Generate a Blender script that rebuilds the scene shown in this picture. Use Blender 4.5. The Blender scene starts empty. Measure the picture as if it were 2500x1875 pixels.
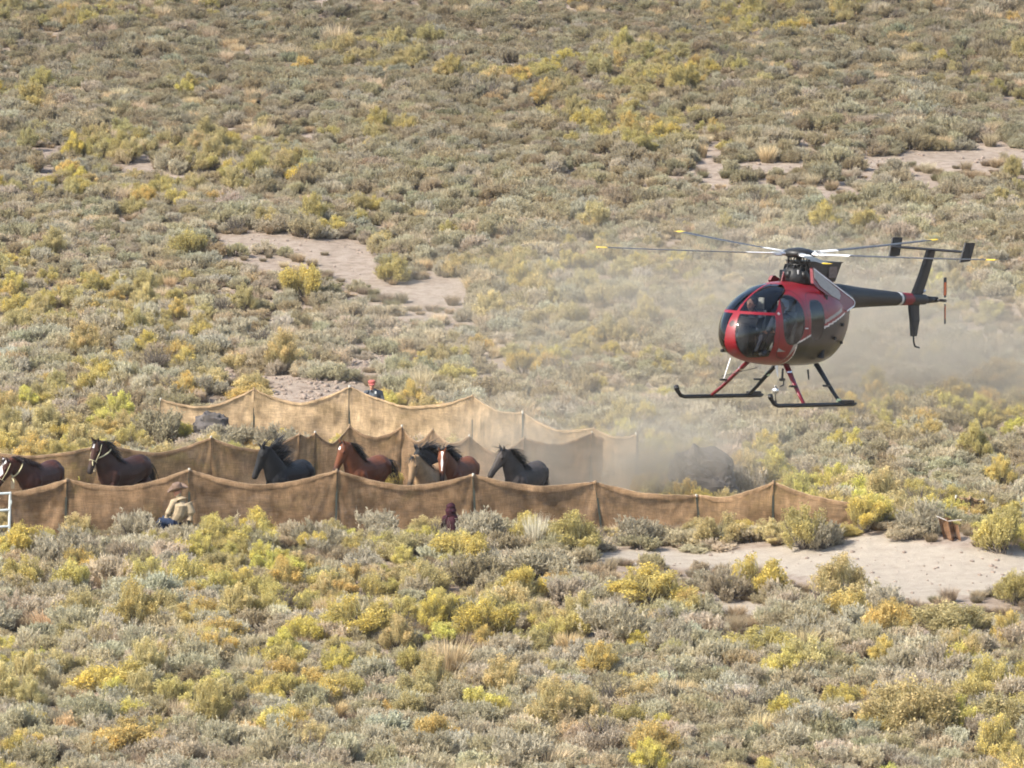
import bpy, math, random
import numpy as np
from mathutils import Matrix, Vector

S = bpy.context.scene
COL = S.collection
rad = math.radians

# ------------------------------------------------------------------ camera, sky, sun, exposure
CAM_H = 19.6
PITCH = rad(7.5)
FPX = 14250.0                      # focal length in pixels of the 2500 px wide photograph
cam_d = bpy.data.cameras.new('camera')
cam_d.sensor_width = 36.0
cam_d.lens = FPX / 2500.0 * 36.0
cam_d.clip_start = 1.0
cam_d.clip_end = 3000.0
cam = bpy.data.objects.new('camera', cam_d)
COL.objects.link(cam)
cam.location = (0, 0, CAM_H)
cam.rotation_euler = (math.pi / 2 - PITCH, 0, 0)
S.camera = cam

SUN_EL, SUN_AZ = rad(43), rad(-32)  # from the left, a little behind the camera
sun_dir = Vector((-math.cos(SUN_EL) * math.cos(SUN_AZ), math.cos(SUN_EL) * math.sin(SUN_AZ), math.sin(SUN_EL)))
w = bpy.data.worlds.new('World')
S.world = w
w.use_nodes = True
nt = w.node_tree
sky = nt.nodes.new('ShaderNodeTexSky')
sky.sky_type = 'NISHITA'
sky.sun_disc = False
sky.sun_elevation = SUN_EL
sky.sun_rotation = math.atan2(sun_dir.x, sun_dir.y)
sky.dust_density = 2.0
bg = nt.nodes['Background']
bg.inputs['Strength'].default_value = 0.15
nt.links.new(sky.outputs[0], bg.inputs['Color'])
sd = bpy.data.lights.new('sun', 'SUN')
sd.energy = 4.1
sd.angle = rad(0.5)
sd.color = (1.0, 0.935, 0.83)
so = bpy.data.objects.new('sun', sd)
COL.objects.link(so)
so.rotation_euler = (-sun_dir).to_track_quat('-Z', 'Y').to_euler()
S.view_settings.view_transform = 'Standard'
S.view_settings.look = 'None'
S.view_settings.exposure = 0.88
S.view_settings.gamma = 1.0
S.cycles.use_denoising = True
S.cycles.filter_width = 1.85
S.cycles.max_bounces = 5
S.cycles.diffuse_bounces = 2
S.cycles.transparent_max_bounces = 12
S.cycles.volume_bounces = 0
S.cycles.use_adaptive_sampling = True
S.cycles.adaptive_threshold = 0.04
S.cycles.volume_step_rate = 2.0
S.cycles.caustics_reflective = False
S.cycles.caustics_refractive = False

# ------------------------------------------------------------------ helpers: noise, terrain, pixels
rng = np.random.default_rng(7)
random.seed(7)


def vnoise(x, y, seed=0):
    x = np.asarray(x, float); y = np.asarray(y, float)
    xi = np.floor(x).astype(np.int64); yi = np.floor(y).astype(np.int64)
    fx = x - xi; fy = y - yi
    fx = fx * fx * (3 - 2 * fx); fy = fy * fy * (3 - 2 * fy)

    def h(a, b):
        n = (a * 374761393 + b * 668265263 + seed * 974711) & 0x7fffffff
        n = ((n ^ (n >> 13)) * 1274126177) & 0x7fffffff
        return ((n ^ (n >> 16)) & 0xffff) / 65535.0
    a = h(xi, yi); b = h(xi + 1, yi); c = h(xi, yi + 1); d = h(xi + 1, yi + 1)
    return (a * (1 - fx) + b * fx) * (1 - fy) + (c * (1 - fx) + d * fx) * fy


def fbm(x, y, seed=0):
    return (vnoise(x, y, seed) + .5 * vnoise(2.1 * x, 2.1 * y, seed + 1) + .25 * vnoise(4.3 * x, 4.3 * y, seed + 2)) / 1.75


MOUNDS = []      # (x, y, rx, ry, h)


def tz(x, y):
    x = np.asarray(x, float); y = np.asarray(y, float)
    t = np.clip(y - 124.0, 0, None)
    z = np.where(t < 30, .5 * (.07 / 30) * t * t, 1.05 + .07 * (t - 30))
    t2 = np.clip(y - 250, 0, 70)
    z = z - .0005 * t2 ** 2 - .07 * np.clip(y - 320, 0, None)      # the slope runs out into a broad bench
    z = np.maximum(z, -3)
    amp = .12 + .25 * np.clip((y - 145) / 60, 0, 1)
    z = z + amp * (fbm(x / 9.0, y / 13.0, 3) - .5) * 2
    z = z + .05 * (vnoise(x / 1.7, y / 2.3, 9) - .5)
    for mx, my, rx, ry, hh in MOUNDS:
        z = z + hh * np.exp(-(((x - mx) / rx) ** 2 + ((y - my) / ry) ** 2))
    return z


cP, sP = math.cos(PITCH), math.sin(PITCH)


def ray(px, py):
    dx = (px - 1250.0) / FPX; dy = -(py - 937.5) / FPX
    return np.array([dx, cP + dy * sP, -sP + dy * cP])


def at_depth(px, py, y):
    d = ray(px, py); k = y / d[1]
    return np.array([d[0] * k, y, CAM_H + d[2] * k])


def ground(px, py):
    d = ray(px, py)
    lo, hi = 70.0, 420.0
    ys = np.linspace(lo, hi, 1401)
    k = ys / d[1]
    f = CAM_H + d[2] * k - tz(d[0] * k, ys)
    i = int(np.argmax(f <= 0)) if (f <= 0).any() else len(ys) - 1
    i = max(i, 1)
    y = ys[i - 1] + (ys[i] - ys[i - 1]) * f[i - 1] / max(f[i - 1] - f[i], 1e-9)
    k = y / d[1]
    return np.array([d[0] * k, y, float(tz(d[0] * k, y))])


def project(x, y, z):
    zz = z - CAM_H
    fwd = y * cP - zz * sP
    up = y * sP + zz * cP
    return 1250 + FPX * x / fwd, 937.5 - FPX * up / fwd


def ppm(y):
    return FPX / y


def in_poly(px, py, poly):
    px = np.asarray(px); py = np.asarray(py)
    r = np.zeros(px.shape, bool)
    n = len(poly)
    for i in range(n):
        x1, y1 = poly[i]; x2, y2 = poly[(i + 1) % n]
        c = ((y1 > py) != (y2 > py)) & (px < (x2 - x1) * (py - y1) / ((y2 - y1) or 1e-9) + x1)
        r ^= c
    return r


for (px, py, rx, ry, hh) in [(2150, 1330, 2.2, 2.5, .32), (2420, 1345, 1.6, 2.0, .25), (760, 960, 2.2, 3.0, .25), (1950, 1300, 2.5, 2.0, .12)]:
    g = ground(px, py)
    MOUNDS.append((g[0], g[1], rx, ry, hh))

# ------------------------------------------------------------------ helpers: meshes and materials


def tag(o, label=None, cat=None, group=None, kind=None):
    if label: o['label'] = label
    if cat: o['category'] = cat
    if group: o['group'] = group
    if kind: o['kind'] = kind
    return o


def empty(name, loc=(0, 0, 0), rot=(0, 0, 0), scale=1.0):
    o = bpy.data.objects.new(name, None)
    COL.objects.link(o)
    o.location = [float(v) for v in loc]; o.rotation_euler = rot
    o.scale = (scale,) * 3
    o.empty_display_size = .2
    return o


def mk_mesh(name, V, F, mat=None, smooth=False, colors=None, attrs=None):
    me = bpy.data.meshes.new(name)
    V = np.asarray(V, float)
    if isinstance(F, np.ndarray):
        k = F.shape[1]
        me.vertices.add(len(V)); me.vertices.foreach_set('co', V.ravel())
        me.loops.add(F.size); me.loops.foreach_set('vertex_index', F.ravel().astype(np.int32))
        me.polygons.add(len(F))
        me.polygons.foreach_set('loop_start', np.arange(0, F.size, k, dtype=np.int32))
        me.polygons.foreach_set('loop_total', np.full(len(F), k, np.int32))
        me.update(calc_edges=True)
    else:
        me.from_pydata([tuple(map(float, v)) for v in V], [], F)
        me.update()
    if smooth:
        me.polygons.foreach_set('use_smooth', np.ones(len(me.polygons), bool))
    if mat is not None:
        for m in (mat if isinstance(mat, (list, tuple)) else [mat]):
            me.materials.append(m)
    if colors is not None:
        ca = me.color_attributes.new('col', 'FLOAT_COLOR', 'POINT')
        c4 = np.ones((len(V), 4), np.float32); c4[:, :3] = colors
        ca.data.foreach_set('color', c4.ravel())
    for k, v in (attrs or {}).items():
        a = me.attributes.new(k, 'FLOAT', 'POINT')
        a.data.foreach_set('value', np.asarray(v, np.float32))
    return me


def link(name, me, parent=None):
    o = bpy.data.objects.new(name, me)
    COL.objects.link(o)
    if parent is not None: o.parent = parent
    return o


def mobj(name, V, F, mat, parent=None, smooth=False, colors=None, attrs=None):
    return link(name, mk_mesh(name, V, F, mat, smooth, colors, attrs), parent)


class Geo:
    """collects shapes that end up as one mesh"""
    def __init__(self): self.V = []; self.F = []; self.n = 0

    def add(self, V, F):
        V = [tuple(map(float, v)) for v in V]
        self.V += V
        self.F += [tuple(i + self.n for i in f) for f in F]
        self.n += len(V)
        return self

    def tube(self, P, R, n=10, up=(0, 0, 1), cap=True):
        self.add(*tube(P, R, n, up, cap)); return self

    def box(self, c, s, rot=None):
        hx, hy, hz = s[0] / 2, s[1] / 2, s[2] / 2
        V = [Vector((x, y, z)) for x in (-hx, hx) for y in (-hy, hy) for z in (-hz, hz)]
        if rot is not None: V = [rot @ v for v in V]
        V = [v + Vector(c) for v in V]
        self.add(V, [(0, 1, 3, 2), (4, 6, 7, 5), (0, 4, 5, 1), (2, 3, 7, 6), (0, 2, 6, 4), (1, 5, 7, 3)]); return self

    def obj(self, name, mat, parent=None, smooth=False):
        return mobj(name, self.V, self.F, mat, parent, smooth)


def tube(P, R, n=10, up=(0, 0, 1), cap=True):
    """loft of ellipses: P points, R radii (number, or (side, upward) pairs)"""
    P = [np.array(p, float) for p in P]
    m = len(P)
    R = [R] * m if np.isscalar(R) else R
    V, F = [], []
    up = np.array(up, float)
    for i in range(m):
        t = P[min(i + 1, m - 1)] - P[max(i - 1, 0)]
        t = t / (np.linalg.norm(t) + 1e-12)
        s = np.cross(up, t)
        if np.linalg.norm(s) < .05: s = np.cross(np.array([1., 0, 0]), t)
        if np.linalg.norm(s) < .05: s = np.cross(np.array([0, 1., 0]), t)
        s /= np.linalg.norm(s)
        nn = np.cross(t, s)
        r = R[i]
        a, b = (r, r) if np.isscalar(r) else r
        for k in range(n):
            th = 2 * math.pi * k / n
            V.append(P[i] + s * a * math.cos(th) + nn * b * math.sin(th))
    for i in range(m - 1):
        for k in range(n):
            k2 = (k + 1) % n
            F.append((i * n + k, i * n + k2, (i + 1) * n + k2, (i + 1) * n + k))
    if cap:
        V.append(P[0]); V.append(P[-1])
        a, b = m * n, m * n + 1
        for k in range(n):
            k2 = (k + 1) % n
            F.append((a, k2, k)); F.append((b, (m - 1) * n + k, (m - 1) * n + k2))
    return V, F


def prism(poly, y0, y1):
    """polygon in the XZ plane extruded along Y"""
    n = len(poly)
    V = [(x, y0, z) for x, z in poly] + [(x, y1, z) for x, z in poly]
    F = [tuple(range(n)), tuple(range(2 * n - 1, n - 1, -1))]
    for i in range(n):
        j = (i + 1) % n
        F.append((i, i + n, j + n, j))
    return V, F


def remesh(geo, voxel, smooth=3):
    me = bpy.data.meshes.new('tmp')
    me.from_pydata(geo.V, [], geo.F)
    o = link('tmp', me)
    m = o.modifiers.new('r', 'REMESH'); m.mode = 'VOXEL'; m.voxel_size = voxel
    s = o.modifiers.new('s', 'SMOOTH'); s.iterations = smooth; s.factor = .5
    dg = bpy.context.evaluated_depsgraph_get(); dg.update()
    out = bpy.data.meshes.new_from_object(o.evaluated_get(dg))
    bpy.data.objects.remove(o); bpy.data.meshes.remove(me)
    out.polygons.foreach_set('use_smooth', np.ones(len(out.polygons), bool))
    V = np.zeros(len(out.vertices) * 3); out.vertices.foreach_get('co', V)
    return out, V.reshape(-1, 3)


def setcol(me, C):
    ca = me.color_attributes.new('col', 'FLOAT_COLOR', 'POINT')
    c4 = np.ones((len(C), 4), np.float32); c4[:, :3] = C
    ca.data.foreach_set('color', c4.ravel())


def mat_new(name):
    m = bpy.data.materials.new(name); m.use_nodes = True
    return m, m.node_tree, m.node_tree.nodes['Principled BSDF']


def P_mat(name, col, rough=.6, metal=0., noise=.0, nscale=20., coat=0., bump=0.):
    m, t, b = mat_new(name)
    b.inputs['Base Color'].default_value = (*col, 1)
    b.inputs['Roughness'].default_value = rough
    b.inputs['Metallic'].default_value = metal
    b.inputs['Coat Weight'].default_value = coat
    if noise or bump:
        tc = t.nodes.new('ShaderNodeTexCoord')
        n = t.nodes.new('ShaderNodeTexNoise'); n.inputs['Scale'].default_value = nscale; n.inputs['Detail'].default_value = 5
        t.links.new(tc.outputs['Object'], n.inputs['Vector'])
        if noise:
            mr = t.nodes.new('ShaderNodeMapRange')
            mr.inputs['From Min'].default_value = .3; mr.inputs['From Max'].default_value = .7
            mr.inputs['To Min'].default_value = 1 - noise; mr.inputs['To Max'].default_value = 1 + noise
            t.links.new(n.outputs['Fac'], mr.inputs['Value'])
            mx = t.nodes.new('ShaderNodeVectorMath'); mx.operation = 'SCALE'
            mx.inputs[0].default_value = col
            t.links.new(mr.outputs[0], mx.inputs['Scale'])
            t.links.new(mx.outputs[0], b.inputs['Base Color'])
        if bump:
            bp = t.nodes.new('ShaderNodeBump'); bp.inputs['Strength'].default_value = bump; bp.inputs['Distance'].default_value = .02
            t.links.new(n.outputs['Fac'], bp.inputs['Height']); t.links.new(bp.outputs[0], b.inputs['Normal'])
    return m


def V_mat(name, rough=.6, noise=.12, nscale=25., coat=0., sheen=0., bump=.0, spec=.5):
    """colour from the 'col' attribute with fine variation"""
    m, t, b = mat_new(name)
    a = t.nodes.new('ShaderNodeAttribute'); a.attribute_name = 'col'
    tc = t.nodes.new('ShaderNodeTexCoord')
    n = t.nodes.new('ShaderNodeTexNoise'); n.inputs['Scale'].default_value = nscale; n.inputs['Detail'].default_value = 4
    t.links.new(tc.outputs['Object'], n.inputs['Vector'])
    mr = t.nodes.new('ShaderNodeMapRange')
    mr.inputs['From Min'].default_value = .3; mr.inputs['From Max'].default_value = .7
    mr.inputs['To Min'].default_value = 1 - noise; mr.inputs['To Max'].default_value = 1 + noise
    t.links.new(n.outputs['Fac'], mr.inputs['Value'])
    mx = t.nodes.new('ShaderNodeVectorMath'); mx.operation = 'SCALE'
    t.links.new(a.outputs['Color'], mx.inputs[0]); t.links.new(mr.outputs[0], mx.inputs['Scale'])
    t.links.new(mx.outputs[0], b.inputs['Base Color'])
    b.inputs['Roughness'].default_value = rough
    b.inputs['Coat Weight'].default_value = coat
    b.inputs['Coat Roughness'].default_value = .08
    b.inputs['Specular IOR Level'].default_value = spec
    b.inputs['Sheen Weight'].default_value = sheen
    if bump:
        bp = t.nodes.new('ShaderNodeBump'); bp.inputs['Strength'].default_value = bump; bp.inputs['Distance'].default_value = .015
        t.links.new(n.outputs['Fac'], bp.inputs['Height']); t.links.new(bp.outputs[0], b.inputs['Normal'])
    return m


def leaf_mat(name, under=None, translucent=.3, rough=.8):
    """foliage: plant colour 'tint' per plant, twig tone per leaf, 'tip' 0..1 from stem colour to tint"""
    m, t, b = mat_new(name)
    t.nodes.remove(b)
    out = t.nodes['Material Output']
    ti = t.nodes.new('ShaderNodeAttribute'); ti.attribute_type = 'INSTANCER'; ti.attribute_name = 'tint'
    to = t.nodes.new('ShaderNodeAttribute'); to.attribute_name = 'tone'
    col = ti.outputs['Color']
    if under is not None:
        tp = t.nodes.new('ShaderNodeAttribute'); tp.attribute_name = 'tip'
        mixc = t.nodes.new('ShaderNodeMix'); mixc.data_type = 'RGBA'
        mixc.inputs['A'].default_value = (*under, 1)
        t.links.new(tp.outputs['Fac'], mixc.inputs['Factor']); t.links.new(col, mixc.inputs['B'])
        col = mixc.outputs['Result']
    sc = t.nodes.new('ShaderNodeVectorMath'); sc.operation = 'SCALE'
    t.links.new(col, sc.inputs[0]); t.links.new(to.outputs['Fac'], sc.inputs['Scale'])
    d = t.nodes.new('ShaderNodeBsdfDiffuse'); tr = t.nodes.new('ShaderNodeBsdfTranslucent')
    mix = t.nodes.new('ShaderNodeMixShader'); mix.inputs[0].default_value = translucent
    t.links.new(sc.outputs[0], d.inputs['Color']); t.links.new(sc.outputs[0], tr.inputs['Color'])
    t.links.new(d.outputs[0], mix.inputs[1]); t.links.new(tr.outputs[0], mix.inputs[2])
    t.links.new(mix.outputs[0], out.inputs['Surface'])
    return m


# ------------------------------------------------------------------ ground
def ground_material():
    m, t, b = mat_new('dry_soil')
    tc = t.nodes.new('ShaderNodeTexCoord')

    def noise(scale, det=6, rough=.6):
        n = t.nodes.new('ShaderNodeTexNoise'); n.inputs['Scale'].default_value = scale
        n.inputs['Detail'].default_value = det; n.inputs['Roughness'].default_value = rough
        t.links.new(tc.outputs['Object'], n.inputs['Vector']); return n
    n1 = noise(.35); n2 = noise(3.2, 9, .72); n3 = noise(60, 3)
    r1 = t.nodes.new('ShaderNodeValToRGB')
    r1.color_ramp.elements[0].position = .3; r1.color_ramp.elements[0].color = (.30, .24, .185, 1)
    r1.color_ramp.elements[1].position = .72; r1.color_ramp.elements[1].color = (.37, .305, .25, 1)
    t.links.new(n1.outputs['Fac'], r1.inputs[0])
    r2 = t.nodes.new('ShaderNodeValToRGB')
    r2.color_ramp.elements[0].position = .36; r2.color_ramp.elements[0].color = (.55, .5, .46, 1)
    r2.color_ramp.elements[1].position = .55; r2.color_ramp.elements[1].color = (1, 1, 1, 1)
    t.links.new(n2.outputs['Fac'], r2.inputs[0])
    mx = t.nodes.new('ShaderNodeMix'); mx.data_type = 'RGBA'; mx.blend_type = 'MULTIPLY'; mx.inputs['Factor'].default_value = .8
    t.links.new(r1.outputs[0], mx.inputs['A']); t.links.new(r2.outputs[0], mx.inputs['B'])
    # pale sand of the clearing and the tracks
    a = t.nodes.new('ShaderNodeAttribute'); a.attribute_name = 'sand'
    mx2 = t.nodes.new('ShaderNodeMix'); mx2.data_type = 'RGBA'
    t.links.new(a.outputs['Fac'], mx2.inputs['Factor']); t.links.new(mx.outputs['Result'], mx2.inputs['A'])
    r3 = t.nodes.new('ShaderNodeValToRGB')
    r3.color_ramp.elements[0].position = .3; r3.color_ramp.elements[0].color = (.32, .275, .22, 1)
    r3.color_ramp.elements[1].position = .6; r3.color_ramp.elements[1].color = (.41, .355, .285, 1)
    t.links.new(n2.outputs['Fac'], r3.inputs[0]); t.links.new(r3.outputs[0], mx2.inputs['B'])
    t.links.new(mx2.outputs['Result'], b.inputs['Base Color'])
    b.inputs['Roughness'].default_value = .95
    b.inputs['Specular IOR Level'].default_value = .1
    bp = t.nodes.new('ShaderNodeBump'); bp.inputs['Strength'].default_value = .8; bp.inputs['Distance'].default_value = .06
    ad = t.nodes.new('ShaderNodeMath'); ad.operation = 'MULTIPLY_ADD'; ad.inputs[1].default_value = .35
    t.links.new(n3.outputs['Fac'], ad.inputs[0]); t.links.new(n2.outputs['Fac'], ad.inputs[2])
    t.links.new(ad.outputs[0], bp.inputs['Height']); t.links.new(bp.outputs[0], b.inputs['Normal'])
    return m


BARE_POLYS = [
    # sandy clearing right of the fence
    [(1430, 1352), (1560, 1340), (1700, 1352), (1900, 1338), (2020, 1318), (2110, 1300), (2250, 1318), (2380, 1340), (2500, 1345), (2560, 1350), (2560, 1440),
     (2440, 1455), (2330, 1462), (2250, 1475), (2160, 1465), (2080, 1432), (2000, 1412), (1880, 1405), (1780, 1390), (1690, 1392), (1600, 1378), (1450, 1378)],
    [(1715, 1470), (1770, 1455), (1860, 1475), (1890, 1500), (1800, 1510)],
    # track bend in the middle
    [(500, 575), (600, 572), (720, 578), (865, 588), (930, 625), (935, 660), (900, 692), (850, 690), (790, 655), (720, 622), (560, 612)],
    [(905, 690), (960, 698), (1010, 684), (1130, 676), (1165, 690), (1140, 742), (1010, 742), (930, 720)],
    # far track on the right
    [(1660, 412), (1760, 402), (1900, 398), (2060, 390), (2200, 372), (2330, 362), (2560, 368), (2560, 412), (2420, 405), (2250, 404), (2100, 414), (1900, 420), (1700, 428)],
    [(1690, 360), (1760, 352), (1770, 385), (1700, 395)],
    [(1950, 325), (2030, 318), (2040, 340), (1960, 345)],
    # stony bank beyond the rear fence
    [(630, 918), (760, 925), (900, 940), (880, 985), (760, 1000), (640, 985)],
    [(800, 880), (950, 868), (975, 900), (850, 915)],
    [(480, 895), (600, 905), (640, 935), (540, 930)],
    # left far gap, bare lane behind the helicopter, small gaps in front
    [(70, 365), (150, 362), (160, 385), (80, 390)],
    [(2200, 892), (2260, 888), (2300, 905), (2240, 912)],
    [(1130, 880), (1300, 870), (1310, 895), (1150, 905)],
    [(900, 1372), (960, 1366), (975, 1390), (910, 1395)],
    [(1010, 1500), (1080, 1498), (1080, 1515), (1015, 1518)],
    [(240, 1430), (300, 1430), (300, 1455), (245, 1455)],
]
SAND_POLYS = BARE_POLYS[:5]


def build_ground():
    def axis(a, b, step, ext, lo, hi):
        core = np.arange(a, b + 1e-6, step)
        left, right = [], []
        s, p = step, a
        while p > lo:
            s *= 1.22; p -= s; left.append(p)
        s, p = step, b
        while p < hi:
            s *= 1.22; p += s; right.append(p)
        return np.array(left[::-1] + list(core) + right)
    xs = axis(-26, 26, .22, 1, -450, 450)
    ys = axis(90, 232, .26, 1, -60, 800)
    X, Y = np.meshgrid(xs, ys)
    Z = tz(X, Y)
    V = np.stack([X, Y, Z], -1).reshape(-1, 3)
    nx, ny = len(xs), len(ys)
    i = np.arange(ny - 1)[:, None] * nx + np.arange(nx - 1)[None]
    F = np.stack([i, i + 1, i + 1 + nx, i + nx], -1).reshape(-1, 4)
    px, py = project(V[:, 0], np.maximum(V[:, 1], 60), V[:, 2])
    px = px + 14 * (fbm(V[:, 0] * .9, V[:, 1] * .6, 21) - .5) * 2
    py = py + 12 * (fbm(V[:, 0] * .9, V[:, 1] * .6, 22) - .5) * 2
    sand = np.zeros(len(V))
    for k, p in enumerate(SAND_POLYS):
        sand[in_poly(px, py, p)] = 1.0 if k < 2 else .1
    o = mobj('ground', V, F, ground_material(), smooth=True, attrs={'sand': sand})
    tag(o, 'dry tan soil of the sagebrush slope', kind='structure')
    return o


build_ground()

# ------------------------------------------------------------------ burlap fences
def burlap_mat(name, col, trans):
    m, t, b = mat_new(name)
    t.nodes.remove(b)
    out = t.nodes['Material Output']
    tc = t.nodes.new('ShaderNodeTexCoord')

    def noise(scale, vec, det=5):
        mp = t.nodes.new('ShaderNodeMapping'); mp.inputs['Scale'].default_value = vec
        t.links.new(tc.outputs['Object'], mp.inputs['Vector'])
        n = t.nodes.new('ShaderNodeTexNoise'); n.inputs['Scale'].default_value = scale; n.inputs['Detail'].default_value = det
        t.links.new(mp.outputs[0], n.inputs['Vector']); return n
    a = noise(1.0, (9, 9, 1.2)); bn = noise(1.0, (2.2, 2.2, 2.2)); c = noise(1.0, (5, 5, 70), 3); d = noise(1.0, (70, 70, 6), 3)
    def rng_(n, lo, hi, a0=.32, a1=.68):
        r = t.nodes.new('ShaderNodeMapRange'); r.inputs['From Min'].default_value = a0; r.inputs['From Max'].default_value = a1
        r.inputs['To Min'].default_value = lo; r.inputs['To Max'].default_value = hi
        t.links.new(n.outputs['Fac'], r.inputs['Value']); return r.outputs[0]
    def mul(x, y):
        q = t.nodes.new('ShaderNodeMath'); q.operation = 'MULTIPLY'; t.links.new(x, q.inputs[0]); t.links.new(y, q.inputs[1]); return q.outputs[0]
    k = mul(mul(rng_(a, .8, 1.15), rng_(bn, .55, 1.35)), mul(rng_(c, .78, 1.18), rng_(d, .82, 1.16)))
    sc = t.nodes.new('ShaderNodeVectorMath'); sc.operation = 'SCALE'; sc.inputs[0].default_value = col
    t.links.new(k, sc.inputs['Scale'])
    df = t.nodes.new('ShaderNodeBsdfDiffuse'); tr = t.nodes.new('ShaderNodeBsdfTranslucent')
    mix = t.nodes.new('ShaderNodeMixShader'); mix.inputs[0].default_value = trans
    t.links.new(sc.outputs[0], df.inputs['Color']); t.links.new(sc.outputs[0], tr.inputs['Color'])
    bp = t.nodes.new('ShaderNodeBump'); bp.inputs['Strength'].default_value = .5; bp.inputs['Distance'].default_value = .01
    t.links.new(k, bp.inputs['Height']); t.links.new(bp.outputs[0], df.inputs['Normal'])
    t.links.new(df.outputs[0], mix.inputs[1]); t.links.new(tr.outputs[0], mix.inputs[2])
    tp = t.nodes.new('ShaderNodeBsdfTransparent'); mx2 = t.nodes.new('ShaderNodeMixShader'); mx2.inputs[0].default_value = .09     # open weave
    t.links.new(mix.outputs[0], mx2.inputs[1]); t.links.new(tp.outputs[0], mx2.inputs[2])
    t.links.new(mx2.outputs[0], out.inputs['Surface'])
    return m


M_BURLAP = burlap_mat('burlap_brown', (.285, .182, .102), .40)
M_BURLAP_TAN = burlap_mat('burlap_tan', (.43, .31, .185), .3)
M_POST = P_mat('post_green_black', (.035, .04, .03), .6, noise=.3, nscale=15)
M_POSTTOP = P_mat('post_white_tip', (.6, .58, .5), .6)
M_ROPE = P_mat('jute_rope', (.36, .25, .15), .9, noise=.2)
M_HEM = burlap_mat('burlap_hem', (.32, .21, .122), .30)

KEEP_OUT = []      # segments (x1, y1, x2, y2, r) and discs where no shrub may grow


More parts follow.
